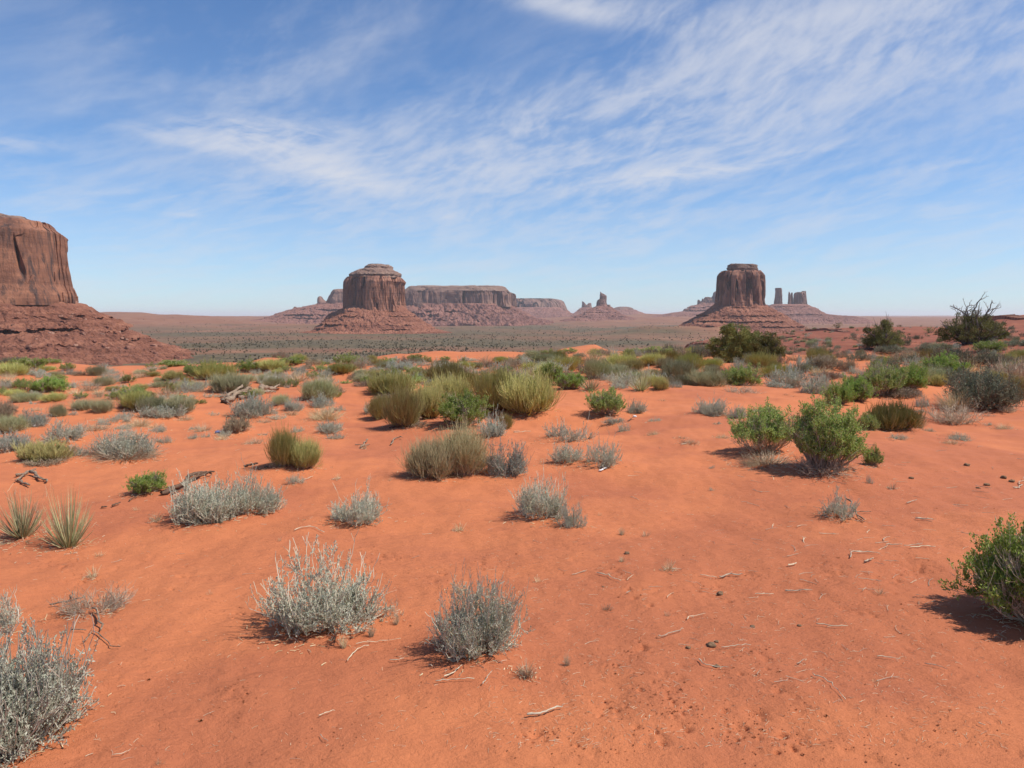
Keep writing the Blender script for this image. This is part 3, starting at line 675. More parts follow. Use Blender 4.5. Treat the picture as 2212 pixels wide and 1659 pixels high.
# ------------------------------------------------------------------ plants: growing them
def rs(seed): return np.random.RandomState(seed)
def unit(v): return v / (np.linalg.norm(v, axis=-1, keepdims=True) + 1e-9)
def tubes(mb, paths, rad, sides=3, mat=0, tip=0.35, closed=False):
    """paths (N,S,3), rad (N,) base radius, tapering to tip*rad"""
    N, S, _ = paths.shape
    tg = np.gradient(paths, axis=1); tg = unit(tg)
    ref = np.where(np.abs(tg[..., 2:3]) > 0.8, np.array([1.0, 0, 0]), np.array([0, 0, 1.0]))
    n1 = unit(np.cross(tg, ref)); n2 = np.cross(tg, n1)
    r = np.asarray(rad).reshape(-1, 1) * np.linspace(1, tip, S)[None, :]
    if closed:
        r[:, 0] *= .04; r[:, 1] *= .85; r[:, -1] *= .04; paths[:, 0] = paths[:, 1] + (paths[:, 0] - paths[:, 1]) * .12; paths[:, -1] = paths[:, -2] + (paths[:, -1] - paths[:, -2]) * .3
    a = np.arange(sides) / sides * 2 * np.pi
    ring = paths[:, :, None] + r[..., None, None] * (np.cos(a)[None, None, :, None] * n1[:, :, None] + np.sin(a)[None, None, :, None] * n2[:, :, None])
    i = np.arange(S - 1)[:, None]; j = np.arange(sides)[None, :]; j2 = (j + 1) % sides
    q = np.stack([i * sides + j, i * sides + j2, (i + 1) * sides + j2, (i + 1) * sides + j], -1).reshape(-1, 4)
    Q = (np.arange(N) * S * sides)[:, None, None] + q[None]
    mb.add(ring.reshape(-1, 3), Q.reshape(-1, 4), mat)
def blades(mb, pos, dr, ln, wd, rng, mat=0, fold=0.25):
    """leaf shaped quads: base, two sides, tip"""
    N = len(pos); dr = unit(dr)
    sd_ = unit(np.cross(dr, unit(rng.normal(size=(N, 3))))); nn = np.cross(dr, sd_)
    ln = np.broadcast_to(ln, (N,))[:, None]; wd = np.broadcast_to(wd, (N,))[:, None]
    mid = pos + dr * ln * 0.5 + nn * wd * fold
    v = np.stack([pos, mid + sd_ * wd * 0.5, pos + dr * ln, mid - sd_ * wd * 0.5], 1)
    q = np.arange(N * 4).reshape(N, 4)
    mb.add(v.reshape(-1, 3), q, mat)
def fan(rng, N, R, H, base, lift=0.35, S=6, wob=0.02, minr=0.0, hmin=0.75, flat=0.8, lean=(0, 0)):
    ph = rng.rand(N) * 2 * np.pi; rho = minr + (1 - minr) * np.sqrt(rng.rand(N))
    end = np.stack([R * rho * np.cos(ph), R * rho * np.sin(ph), H * np.sqrt(1 - flat * rho ** 2) * (hmin + (1 - hmin) * rng.rand(N))], -1)
    st = np.stack([base * rho * np.cos(ph), base * rho * np.sin(ph), np.full(N, -0.01)], -1) + rng.normal(size=(N, 3)) * np.array([base, base, 0]) * 0.3
    ct = st + (end - st) * np.array([0.62, 0.62, lift])
    t = np.linspace(0, 1, S)[None, :, None]
    p = (1 - t) ** 2 * st[:, None] + 2 * t * (1 - t) * ct[:, None] + t * t * end[:, None]
    p = p + np.cumsum(rng.normal(size=(N, S, 3)) * wob, axis=1) * t
    p[..., 0] += lean[0] * p[..., 2]; p[..., 1] += lean[1] * p[..., 2]
    return p
def branch(rng, par, k, tmin, ln, spread, up, S=4, curl=0.25, tmax=1.0):
    N, SP, _ = par.shape
    idx = np.repeat(np.arange(N), k); t = tmin + (tmax - tmin) * rng.rand(len(idx))
    f = t * (SP - 1); i0 = np.minimum(f.astype(int), SP - 2); fr = (f - i0)[:, None]
    a = par[idx, i0]; b_ = par[idx, i0 + 1]; pos = a * (1 - fr) + b_ * fr
    d = unit(unit(b_ - a) + spread * rng.normal(size=(len(idx), 3)) + np.array([0, 0, up]))
    L = (ln * (0.5 + 0.9 * rng.rand(len(idx))))[:, None, None]
    tt = np.linspace(0, 1, S)[None, :, None]
    p = pos[:, None] + d[:, None] * L * tt + np.array([0, 0, 1.0]) * L * curl * tt ** 2
    p = p + rng.normal(size=p.shape) * 0.05 * L * tt
    return p
def along(rng, par, k, tmin=0.2, tmax=1.0):
    N, SP, _ = par.shape
    idx = np.repeat(np.arange(N), k); t = tmin + (tmax - tmin) * rng.rand(len(idx))
    f = t * (SP - 1); i0 = np.minimum(f.astype(int), SP - 2); fr = (f - i0)[:, None]
    a = par[idx, i0]; b_ = par[idx, i0 + 1]
    return a * (1 - fr) + b_ * fr, unit(b_ - a)
def above(p, lo=0.004): p[..., 2] = np.maximum(p[..., 2], lo); return p

# every recipe fills (stems, foliage) for a plant 1 wide; 'asp' is height / width, q the amount of detail
def r_sage(rng, asp, q, sparse=1.0, bare=0.25, lean=(0, 0)):
    st, fo = MB(), MB()
    n = int(85 * q * sparse)
    main = above(fan(rng, n, 0.42, asp * 0.72, 0.20, 0.22, 7, 0.012, 0.0, 0.35, 0.90, lean))
    main[..., 2] *= np.clip(1 + 0.9 * pn2(main[..., 0] * 2.6, main[..., 1] * 2.6, rng.randint(99)), .3, 1.5)
    kp = pn2(main[:, -1, 0] * 4, main[:, -1, 1] * 4, rng.randint(99)) > -.32; main = main[kp]
    tubes(st, main, 0.0042 * rng.uniform(.7, 1.4, len(main)), 3, 0, 0.5)
    c1 = above(branch(rng, main, 6, 0.12, 0.15, 0.8, 0.28, 4))
    tubes(st, c1, 0.0026 * np.ones(len(c1)), 3, 0, 0.6)
    c2 = above(branch(rng, c1, 3, 0.15, 0.075, 0.7, 0.38, 3))
    tubes(st, c2, 0.0019 * np.ones(len(c2)), 3, 0, 0.75)
    ex = branch(rng, main, 1, 0.55, 0.24, 0.35, 0.5, 6, 0.25)
    ex = above(ex[rng.rand(len(ex)) < bare * 1.6])
    if len(ex):
        ex += np.cumsum(rng.normal(size=ex.shape) * .004, 1); tubes(st, ex, 0.0030 * np.ones(len(ex)), 3, 0, 0.8)
        e2 = above(branch(rng, ex, 2, 0.5, 0.07, 0.45, 0.5, 3)); tubes(st, e2, 0.0026 * np.ones(len(e2)), 3, 0, 0.8)
    p, d = along(rng, c2, 11, 0.0, 1.0)
    p2, d2 = along(rng, c1, 14, 0.1, 1.0)
    p3_, d3 = along(rng, main, 10, 0.1, 0.8)
    p = np.concatenate([p, p2, p3_]); d = np.concatenate([d, d2, d3])
    d = unit(d + 0.8 * rng.normal(size=d.shape) + np.array([0, 0, 0.3]))
    blades(fo, above(p), d, rng.uniform(.011, .026, len(p)), rng.uniform(.006, .010, len(p)), rng)
    return st, fo
def r_green(rng, asp, q, lean=(0, 0), leafmin=0.35, low=0.0, dens=1.25):
    st, fo = MB(), MB()
    n = int(60 * q * dens)
    main = above(fan(rng, n, 0.42, asp * 0.80, 0.10, 0.36, 7, 0.014, 0.0, 0.5, 0.78, lean))
    main[..., 2] *= (1 + 0.35 * pn2(main[..., 0] * 3.5, main[..., 1] * 3.5, rng.randint(99)))
    tubes(st, main, 0.0075 * rng.uniform(.7, 1.4, len(main)), 4, 0, 0.4)
    c1 = above(branch(rng, main, 6, 0.38, 0.16, 0.5, 0.35, 4)); tubes(st, c1, 0.003 * np.ones(len(c1)), 3, 0, .5)
    c2 = above(branch(rng, c1, 4, 0.3, 0.08, 0.7, 0.35, 3)); tubes(st, c2, 0.002 * np.ones(len(c2)), 3, 0, .6)
    keep = c2[:, -1, 2] > low * asp
    c2 = c2[keep]
    p, d = along(rng, c2, 22, 0.0, 1.0)
    clump = fbm3(p[:, 0] * 7, p[:, 1] * 7, p[:, 2] * 7, rng.randint(999), 2)
    k = clump > -0.30
    p = p[k] + rng.normal(size=(k.sum(), 3)) * 0.010; d = unit(d[k] + 0.9 * rng.normal(size=(k.sum(), 3)) + np.array([0, 0, .3]))
    blades(fo, above(p), d, rng.uniform(.014, .030, len(p)), rng.uniform(.009, .017, len(p)), rng)
    return st, fo
def r_broom(rng, asp, q, n0=1500, thick=0.0042, fanflat=0.6, spread=0.20, lean=(0, 0), clus=22):
    st, fo = MB(), MB()
    main = above(fan(rng, int(60 * q) + 14, 0.36, asp * 0.50, 0.16, 0.34, 6, 0.014, 0.0, 0.45, 0.80, lean))
    main[..., 2] *= (1 + 0.3 * pn2(main[..., 0] * 3.5, main[..., 1] * 3.5, rng.randint(99)))
    tubes(st, main, 0.007 * np.ones(len(main)), 3, 0, 0.5)
    c = above(branch(rng, main, 9, 0.10, asp * 0.32, 0.45, 0.40, 4, 0.25)); tubes(st, c[::2], 0.0035 * np.ones(len(c[::2])), 3, 0, .6)
    e = above(branch(rng, c, 5, 0.10, asp * 0.27, spread + .12, 0.35, 4, 0.3))
    tubes(fo, e, thick * rng.uniform(.7, 1.2, len(e)), 3, 0, 0.5)
    e2 = above(branch(rng, e[::2], 2, 0.3, asp * 0.22, spread, 0.5, 3, 0.3)); tubes(fo, e2, thick * 0.85 * np.ones(len(e2)), 3, 0, .5)
    return st, fo
def r_pale(rng, asp, q, lean=(0, 0)):
    st, fo = r_broom(rng, asp, q, thick=0.0030, spread=0.36, lean=lean)
    main = above(fan(rng, int(300 * q), 0.48, asp * 0.9, 0.24, 0.3, 5, 0.012, 0.1, 0.5, 0.88, lean))
    p, d = along(rng, main, 14, 0.4, 1.0)
    tubes(st, main, 0.0028 * np.ones(len(main)), 3, 0, .6)
    d = unit(d + .5 * rng.normal(size=d.shape) + np.array([0, 0, .4])); blades(fo, p, d, rng.uniform(.02, .045, len(p)), rng.uniform(.006, .011, len(p)), rng)
    return st, fo
def r_dark(rng, asp, q, lean=(0, 0)):
    st, fo = MB(), MB()
    main = above(fan(rng, int(100 * q), 0.45, asp * 0.82, 0.20, 0.30, 6, 0.018, 0.0, 0.4, 0.85, lean))
    main[..., 2] *= (1 + 0.35 * pn2(main[..., 0] * 3.5, main[..., 1] * 3.5, rng.randint(99)))
    tubes(st, main, 0.006 * np.ones(len(main)), 3, 0, .5)
    c1 = above(branch(rng, main, 7, 0.25, 0.15, 0.6, 0.3, 4)); tubes(st, c1, 0.003 * np.ones(len(c1)), 3, 0, .5)
    c2 = above(branch(rng, c1, 4, 0.3, 0.07, 0.8, 0.3, 3)); tubes(fo, c2, 0.0028 * np.ones(len(c2)), 3, 0, .6)
    p, d = along(rng, c2, 5); d = unit(d + 0.9 * rng.normal(size=d.shape))
    blades(fo, above(p), d, rng.uniform(.014, .028, len(p)), rng.uniform(.008, .013, len(p)), rng)
    return st, fo
def r_straw(rng, asp, q, lean=(0, 0), n0=420):
    fo = MB()
    p = above(fan(rng, int(n0 * q) + 20, 0.5, asp, 0.16, 0.75, 5, 0.02, 0.0, 0.35, 0.7, lean))
    tubes(fo, p, 0.0042 * rng.uniform(.6, 1.2, len(p)), 3, 0, 0.3)
    return None, fo
def r_tuft(rng, asp, q, lean=(0, 0)):
    fo = MB()
    p = above(fan(rng, int(70 * q) + 16, 0.42, asp, 0.05, 0.8, 5, 0.01, 0.0, 0.4, 0.6, lean))
    tubes(fo, p, 0.009 * np.ones(len(p)), 3, 0, 0.3)
    return None, fo
def r_yucca(rng, asp, q, lean=(0, 0)):
    dead, fo = MB(), MB()
    n = int(170 * q)
    p = fan(rng, n, 0.52, asp, 0.05, 0.50, 5, 0.006, 0.0, 0.45, 0.86, lean)
    for pp, mb, wd in ((p, fo, .016),):
        S = pp.shape[1]; tg = unit(np.gradient(pp, axis=1)); sd_ = unit(np.cross(tg, rng.normal(size=(len(pp), 1, 3))))
        ww = wd * np.array([0.9, 1.0, .8, .5, .08])[None, :, None]
        v = np.stack([pp - sd_ * ww * .5, pp + sd_ * ww * .5], 2)
        i = np.arange(S - 1); q4 = np.stack([i * 2, i * 2 + 1, i * 2 + 3, i * 2 + 2], -1)
        mb.add(v.reshape(-1, 3), (np.arange(len(pp)) * S * 2)[:, None, None] + q4[None])
    fil = above(branch(rng, p[::2], 1, .5, .12, .4, .1, 4, 0.1)); tubes(dead, fil, .0028 * np.ones(len(fil)), 3, 0, .6)
    dd = above(fan(rng, int(70 * q), 0.55, 0.10, 0.03, 0.2, 6, 0.012, 0.5, 0.1, 0.9, (0, 0)), 0.008); tubes(dead, dd, .0065 * rng.uniform(.5, 1.1, len(dd)), 3, 0, .3)
    return dead, fo
def r_brushwood(rng, asp, q, lean=(0, 0)):
    st = MB()
    main = above(fan(rng, int(46 * q) + 8, 0.5, asp * .8, 0.08, 0.35, 6, 0.03, 0.2, 0.35, 0.6, lean), 0.006); tubes(st, main, 0.008 * rng.uniform(.5, 1.3, len(main)), 4, 0, .35)
    c1 = above(branch(rng, main, 6, 0.2, 0.2, 0.6, 0.1, 4), .006); tubes(st, c1, 0.0034 * np.ones(len(c1)), 3, 0, .5)
    c2 = above(branch(rng, c1, 3, 0.2, 0.09, 0.8, 0.1, 3), .006); tubes(st, c2, 0.0022 * np.ones(len(c2)), 3, 0, .6)
    return None, st

KIND = {   # recipe, aspect, stem material, foliage material, name, category, (part names)
    'sage':   (r_sage, .62, 'sage_stem', 'sage_leaf', 'sagebrush', 'sagebrush'),
    'blue':   (r_sage, .55, 'sage_stem', 'blue_leaf', 'sagebrush', 'sagebrush'),
    'green':  (r_green, .72, 'twig', 'green_leaf', 'green_shrub', 'shrub'),
    'bright': (r_green, .60, 'twig', 'bright_leaf', 'green_shrub', 'shrub'),
    'broom':  (r_broom, .72, 'darktwig', 'broom', 'broom_shrub', 'shrub'),
    'yellow': (r_broom, .62, 'twig', 'yellowbroom', 'broom_shrub', 'shrub'),
    'pale':   (r_pale, .66, 'twig', 'pale_leaf', 'pale_shrub', 'shrub'),
    'paleg':  (r_pale, .60, 'twig', 'paleg_leaf', 'pale_shrub', 'shrub'),
    'dark':   (r_dark, .62, 'darktwig', 'dark_leaf', 'dark_shrub', 'shrub'),
    'brown':  (r_dark, .50, 'twig', 'brush_brown', 'brown_shrub', 'shrub'),
    'straw':  (r_straw, .42, 'straw', 'straw', 'straw_clump', 'dry grass'),
    'tuft':   (r_tuft, .75, 'straw', 'straw', 'grass_tuft', 'grass tuft'),
    'yucca':  (r_yucca, .80, 'straw', 'yucca', 'yucca', 'yucca'),
    'dead':   (r_brushwood, .40, 'bleached', 'bleached', 'dead_brush', 'dead brush'),
}
_cache = {}
def plant_mesh(kind, seed, q, single, asp=None, **kw):
    key = (kind, seed, q, single)
    if asp is None and not kw and key in _cache: return _cache[key]
    rec, a0, ms, mf, nm, _ = KIND[kind]
    a = asp or a0
    st, fo = rec(rs(seed * 131 + 7), a, q, **kw)
    allv = np.concatenate(fo.v + (st.v if st is not None else []))      # bring the plant to 1 wide and a high
    kx = 0.5 / np.percentile(np.hypot(allv[:, 0], allv[:, 1]), 97.5); kz = a / np.percentile(allv[:, 2], 99.0)
    for mb in (st, fo):
        if mb is not None: mb.v = [v_ * np.array([kx, kx, kz]) for v_ in mb.v]
    if single:
        if st is not None:
            o_ = MB(); v = np.concatenate(st.v); o_.add(v, np.concatenate(st.q), 0); o_.add(np.concatenate(fo.v), np.concatenate(fo.q), 1)
            r = (o_.mesh(nm, [M[ms], M[mf]]), None)
        else: r = (fo.mesh(nm, [M[mf]]), None)
    else:
        pn = {'yucca': ('dead_leaves', 'blades')}.get(kind, ('stems', 'foliage'))
        r = ((st.mesh(pn[0], [M[ms]]) if st is not None else None), fo.mesh(pn[1], [M[mf]]))
        if st is None: r = (fo.mesh(nm, [M[mf]]), None)
    r = r + (a,)
    if asp is None and not kw: _cache[key] = r
    return r

PLACED = []
rr_ = random.Random(5)
def plant(kind, X, Y, wpx, hpx, label, group=None, seed=None, hi=None, rz=None, mound=True, **kw):
    """X, Y: foot of the plant in the photo; wpx, hpx: its size there"""
    gx, gy = ground_at(X, Y)
    d = math.hypot(gx, gy); wd = wpx * d / F
    k = 0.28 * wd / d; gx += gx * k; gy += gy * k; d = math.hypot(gx, gy)
    s_ = min(0.6, 1.62 / d)
    h = max(0.22 * wd, (hpx * d / F - 0.30 * wd * s_) / math.sqrt(1 - s_ * s_))
    h *= {'sage': .84, 'blue': .82, 'broom': .88, 'yellow': .84, 'dark': .76, 'brown': .76, 'paleg': .84, 'pale': .92}.get(kind, 1.0)
    z = gz(gx, gy) - 0.012 - 0.02 * wd
    hi = (wpx > 84) if hi is None else hi
    single = wpx < 34
    if hi:
        a, b_, asp = plant_mesh(kind, seed or rr_.randint(1, 9999), 1.35 if wpx > 150 else 1.0, False, max(.3, min(1.3, h / wd)), **kw)
    else:
        q = 0.7 if wpx > 50 else (0.45 if wpx > 24 else 0.28)
        a, b_, asp = plant_mesh(kind, rr_.randint(1, 6), q, single)
    nm, cat = KIND[kind][4], KIND[kind][5]
    rz = rr_.uniform(0, 6.28) if rz is None else rz
    sc = (wd, wd, h / asp)
    if b_ is None:
        o = link(nm, a, None, (gx, gy, z), rz, sc); tag(o, label, cat, group)
    else:
        o = link(nm, None, None, (gx, gy, z), rz, sc); tag(o, label, cat, group); o.empty_display_size = .2
        if a: link(a.name.split('.')[0], a, o)
        link(b_.name.split('.')[0], b_, o)
    PLACED.append((gx, gy, wd * 0.5))
    if mound and Y < 1000 and wpx > 40: MOUNDS_NEW.append((gx, gy, wd * 0.55, 0.05 * wd))
    return o
MOUNDS_NEW = []

# ------------------------------------------------------------------ the plants in the photo, near to far
# kind, foot x, foot y, width, height, label, options
INV = [
 # close to the camera
 ('sage', -8, 1655, 318, 240, 'big silver sagebrush cut off by the bottom left corner, bare twigs at its right side', dict(sparse=1.6, bare=.45, seed=11)),
 ('sage', -5, 1372, 130, 95, 'thin silver twigs poking in at the left edge above the big corner sagebrush', dict(sparse=.35, bare=.5, seed=12)),
 ('sage', 700, 1375, 262, 190, 'silver sagebrush spreading wide with forked tips, left one of the two nearest on open sand', dict(sparse=.95, bare=.4, seed=13)),
 ('sage', 1035, 1425, 205, 180, 'silver sagebrush with curved pale twigs, right one of the two nearest on open sand', dict(sparse=.85, bare=.6, seed=14)),
 ('bright', 2262, 1370, 262, 190, 'leafy green shrub at the right edge casting a dark shadow to its left', dict(seed=19, low=.22, dens=1.8)),
 ('sage', 848, 1335, 48, 62, 'small sprig of silver sage between the two nearest sagebrushes', dict(hi=True, sparse=.12, seed=16)),
 ('dead', 205, 1330, 150, 60, 'dead bare shrub lying on the sand with a few thin twigs standing up, lower left', dict(hi=True, seed=17)),
 # second row
 ('sage', 445, 1130, 150, 100, 'dense silver sagebrush, left half of the wide pair right of the yuccas', dict(seed=21, sparse=1.3)),
 ('sage', 548, 1112, 120, 92, 'silver sagebrush, right half of the wide pair right of the yuccas', dict(seed=22, sparse=1.0)),
 ('yucca', 48, 1170, 105, 98, 'spiky narrow-leaved yucca at the left edge', dict(seed=23)),
 ('yucca', 148, 1190, 108, 125, 'larger spiky yucca with straw-coloured dead leaves round its foot, right of the other', dict(seed=24)),
 ('sage', 772, 1135, 130, 85, 'rounded silver sagebrush alone on the sand left of the middle', dict(seed=25, sparse=.9)),
 ('sage', 1170, 1122, 120, 98, 'silver sagebrush with long pale twigs standing up, front middle', dict(seed=26, bare=.6)),
 ('sage', 1238, 1140, 66, 62, 'smaller silver sagebrush touching the right side of the front middle one', dict(seed=27, hi=True, sparse=.7)),
 ('sage', 638, 1047, 40, 30, 'small tuft of silver sage in front of the two-lobed olive broom', dict(sparse=.35, hi=True, seed=28)),
 ('sage', 1815, 1122, 85, 68, 'dry straw-grey sagebrush with a fallen branch beside it, right half', dict(sparse=.5, bare=.7, seed=29)),
 ('bright', 318, 1068, 76, 42, 'low round bright green bush beside the long dead root on the left', dict(hi=True, seed=30, leafmin=.2)),
 ('tuft', 1928, 1058, 24, 18, 'small straw-coloured grass tuft on the sand in the right half', {}),
 ('sage', 1222, 1003, 95, 55, 'sparse grey sagebrush, left one of the open pair right of the pale shrub', dict(sparse=.4, bare=.5, seed=31)),
 ('sage', 1296, 1010, 92, 62, 'sparse grey sagebrush, right one of the open pair with a white bone-like stick below', dict(sparse=.5, bare=.5, seed=32)),
 ('sage', 1232, 952, 110, 50, 'thin see-through grey twiggy bush behind the open sparse pair', dict(sparse=.32, bare=.3, seed=33)),
 ('pale', 932, 1035, 122, 88, 'pale straw-coloured dense shrub, left part of the big clump in the middle', dict(seed=34)),
 ('pale', 1000, 1030, 118, 112, 'tall pale straw-coloured shrub, right part of the big clump in the middle', dict(seed=35)),
 ('blue', 1092, 1030, 102, 92, 'silver sagebrush leaning against the right of the pale middle clump', dict(seed=36, sparse=1.0)),
 ('blue', 1062, 945, 62, 60, 'blue-grey sagebrush between the bright green dome and the pale clump', dict(seed=37, hi=True)),
 ('bright', 1003, 924, 122, 72, 'bright green leafy dome in front of the large olive brooms', dict(seed=38)),
 ('broom', 1092, 928, 34, 38, 'rusty olive tuft just right of the bright green dome', dict(hi=True, seed=39)),
 ('yellow', 614, 1012, 66, 92, 'upright olive-yellow broom, taller left lobe of the two alone on the sand', dict(hi=True, seed=40, asp=None) if False else dict(hi=True, seed=40)),
 ('yellow', 660, 1015, 66, 70, 'yellow-green broom, lower right lobe of the two alone on the sand', dict(hi=True, seed=41)),
 ('sage', 272, 990, 122, 58, 'wide dense grey-silver sagebrush alone on the sand in the left quarter', dict(seed=42, sparse=1.2)),
 ('broom', 95, 998, 90, 42, 'olive grassy broom on a small brown mound near the left edge', dict(seed=43)),
 ('brown', 98, 1006, 80, 18, 'brown dead skirt of twigs under the olive broom near the left edge', dict(hi=True, seed=44)),
 ('green', 1650, 985, 140, 98, 'green leafy shrub on bare dark legs, left one of the tall pair at the right', dict(seed=45, low=.38)),
 ('green', 1782, 1020, 152, 140, 'tallest green leafy shrub of the right half with grey dead wood at its foot', dict(seed=46)),
 ('green', 1884, 1008, 40, 42, 'small low green offshoot at the right foot of the tallest green shrub', dict(hi=True, seed=47)),
 ('green', 1876, 930, 50, 36, 'small green bush behind the right shoulder of the tallest green shrub', dict(hi=True, seed=48)),
 ('dead', 1775, 1030, 150, 42, 'grey dead twigs spread under the tallest green shrub', dict(seed=49)),
 ('straw', 1655, 1008, 140, 30, 'flat mat of dry straw under the left tall green shrub', dict(seed=50)),
 ('yellow', 1925, 928, 104, 60, 'rounded green-olive broom in two lobes behind the tallest green shrub', dict(seed=51)),
 ('straw', 1985, 925, 34, 40, 'dry grass leaning on the right side of the rounded broom', {}),
 ('dead', 2060, 918, 115, 45, 'tangle of bleached dead twigs at the right in front of the dark bush', dict(seed=52)),
 ('dead', 2175, 892, 40, 18, 'little heap of bleached sticks near the right edge', dict(hi=True, seed=53)),
 ('dark', 2120, 885, 132, 92, 'large dark grey-green brush near the right edge with straw beneath', dict(seed=54)),
 ('straw', 2062, 890, 84, 40, 'tan dry undergrowth at the left foot of the large dark brush', dict(hi=True, seed=55)),
 ('dark', 2080, 835, 72, 42, 'grey bush rising behind the left of the large dark brush', {}),
 ('broom', 2196, 865, 56, 48, 'dark olive broom at the right edge beside the large dark brush', {}),
 ('dead', 2178, 825, 80, 48, 'grey-pink dead brush at the right edge behind the olive broom', dict(hi=True, seed=56)),
 # large olive group in the middle
 ('broom', 872, 926, 86, 92, 'olive broom with exposed dark roots, front left of the big group', dict(seed=60)),
 ('broom', 826, 905, 62, 54, 'low olive broom at the left end of the big group', dict(seed=61, hi=True)),
 ('broom', 922, 905, 90, 80, 'olive broom just left of the bright green dome', dict(seed=62)),
 ('broom', 975, 884, 95, 80, 'tall olive broom in the middle of the big group, behind the bright green dome', dict(seed=63)),
 ('broom', 1075, 890, 110, 98, 'tall olive broom right of centre in the big group', dict(seed=64)),
 ('broom', 1140, 900, 128, 98, 'largest olive broom, right end of the big group', dict(seed=65)),
 ('yellow', 850, 856, 108, 56, 'yellow-green broom on the back left of the big group', dict(seed=66)),
 ('brown', 848, 866, 90, 22, 'pinkish dry brush below the yellow-green broom', dict(hi=True, seed=67)),
 ('broom', 965, 832, 88, 52, 'olive broom behind the big group', dict(seed=68)),
 ('yellow', 1008, 838, 60, 40, 'yellow-olive broom behind the middle of the big group', {}),
 ('blue', 803, 894, 44, 32, 'blue-silver sagebrush against the left end of the big group', {}),
 ('dark', 820, 841, 42, 42, 'dark grey-brown bush behind the left end of the big group', {}),
 ('bright', 885, 846, 30, 22, 'small bright green bush inside the back of the big group', {}),
 ('brown', 905, 925, 50, 18, 'dark dry roots and twigs under the front left olive broom', {}),
 # green bush and yuccas right of the group
 ('bright', 1188, 835, 66, 48, 'bright green bush behind the right end of the big olive group, left part', dict(hi=True, seed=70)),
 ('bright', 1232, 842, 64, 38, 'bright green bush with dark shade under it, right part', dict(hi=True, seed=71)),
 ('yucca', 1277, 846, 58, 38, 'yellowish yucca with dry leaves sprawling to the right, in the middle distance', dict(hi=True, seed=72)),
 ('yucca', 1384, 846, 62, 42, 'green yucca on a brown dead base, behind the round green bush', dict(hi=True, seed=73)),
 ('green', 1308, 900, 88, 56, 'round green leafy bush alone on the sand right of the big group', dict(seed=74)),
 ('sage', 1376, 893, 46, 32, 'small silver sagebrush to the right of the round green bush', dict(hi=True, seed=75, sparse=.8)),
 ('blue', 1330, 918, 54, 20, 'flat silver sage at the foot of the round green bush', dict(hi=True, seed=76, sparse=.5)),
 ('sage', 1350, 932, 30, 24, 'tiny silver sage in front of the round green bush', dict(hi=True, seed=77, sparse=.4)),
 ('sage', 1536, 898, 76, 40, 'spreading silver sagebrush with upright twigs on open sand, left one of two', dict(hi=True, seed=78, bare=.6)),
 ('sage', 1592, 904, 46, 32, 'silver sagebrush attached right of the spreading one on open sand', dict(hi=True, seed=79)),
 ('green', 1603, 833, 86, 44, 'pale green rounded bush below the junipers', dict(seed=80)),
 ('dead', 1600, 850, 84, 20, 'grey dead twigs in front of the pale green rounded bush', dict(hi=True, seed=81)),
 ('blue', 1682, 838, 70, 20, 'low silver sage strip right of the pale green rounded bush', {}),
 ('brown', 1716, 838, 36, 24, 'brownish grey brush at the end of the low silver strip', {}),
 ('sage', 1765, 850, 74, 38, 'pale silver sagebrush touching the long green bush row on its left', dict(hi=True, seed=82)),
 ('bright', 1812, 874, 58, 42, 'leftmost and lowest green bush of the long green row', dict(hi=True, seed=83)),
 ('bright', 1850, 868, 76, 52, 'second green bush from the left in the long green row, dark gap beneath', dict(hi=True, seed=84)),
 ('green', 1905, 858, 92, 64, 'highest green bush in the middle of the long green row', dict(seed=85)),
 ('bright', 1965, 842, 80, 46, 'rightmost green bush of the long green row', dict(hi=True, seed=86)),
 ('brown', 1940, 858, 90, 20, 'dry brown skirt under the right half of the long green row', dict(hi=True, seed=87)),
 ('sage', 1992, 880, 32, 30, 'small grey sage between the rounded broom and the dead tangle', {}),
 ('dark', 1727, 808, 38, 32, 'dark round bush above the pale silver sagebrush', {}),
 ('brown', 1785, 800, 74, 36, 'straw-brown brush clump behind the long green row', {}),
 ('brown', 1832, 802, 40, 30, 'darker brown brush right of the straw-brown clump', {}),
 ('straw', 1770, 808, 60, 16, 'dry grass in front of the straw-brown clump', {}),
 ('dark', 1760, 813, 28, 12, 'small flat dark bush above the pale silver sagebrush', {}),
 ('sage', 1815, 816, 40, 15, 'low pale sage directly behind the long green row', {}),
 ('dark', 1856, 780, 50, 24, 'dark silver bush in the right middle distance', {}),
 ('blue', 1882, 778, 40, 18, 'bluish bush right of the dark silver one in the middle distance', {}),
 ('bright', 2040, 816, 78, 42, 'bright green bush with a flat top at the right, in front of dark grey brush', dict(hi=True, seed=88)),
 ('dark', 2058, 795, 88, 48, 'dark grey brush behind the flat-topped bright green bush', dict(hi=True, seed=89)),
 ('dark', 2133, 797, 66, 44, 'dark grey-brown bush right of the sandy gap near the right edge', {}),
 ('brown', 2166, 790, 40, 26, 'brownish bush behind the dark one near the right edge', {}),
 ('yellow', 2205, 778, 50, 22, 'yellow-green bush at the right edge in the middle distance', {}),
 ('bright', 2137, 760, 62, 20, 'bright green low bush below the half-dead juniper', {}),
 ('dark', 2197, 752, 50, 22, 'dark bush at the right edge below the red ledge', {}),
 ('brown', 1965, 770, 36, 18, 'brown bush right below the dark small juniper', {}),
 ('dark', 1922, 766, 60, 22, 'dark brush strip at the foot of the dark small juniper', {}),
 ('straw', 1968, 775, 34, 16, 'dry grass near the brown bush below the dark small juniper', {}),
 ('dark', 2003, 762, 50, 24, 'grey bush halfway between the two right junipers', {}),
 ('paleg', 2030, 755, 40, 16, 'pale olive bush left below the half-dead juniper', {}),
 # middle band, right of centre
 ('broom', 1362, 803, 58, 28, 'brownish olive broom in the thicket right of centre', {}),
 ('dark', 1345, 822, 46, 24, 'dark grey brush above the green yucca', {}),
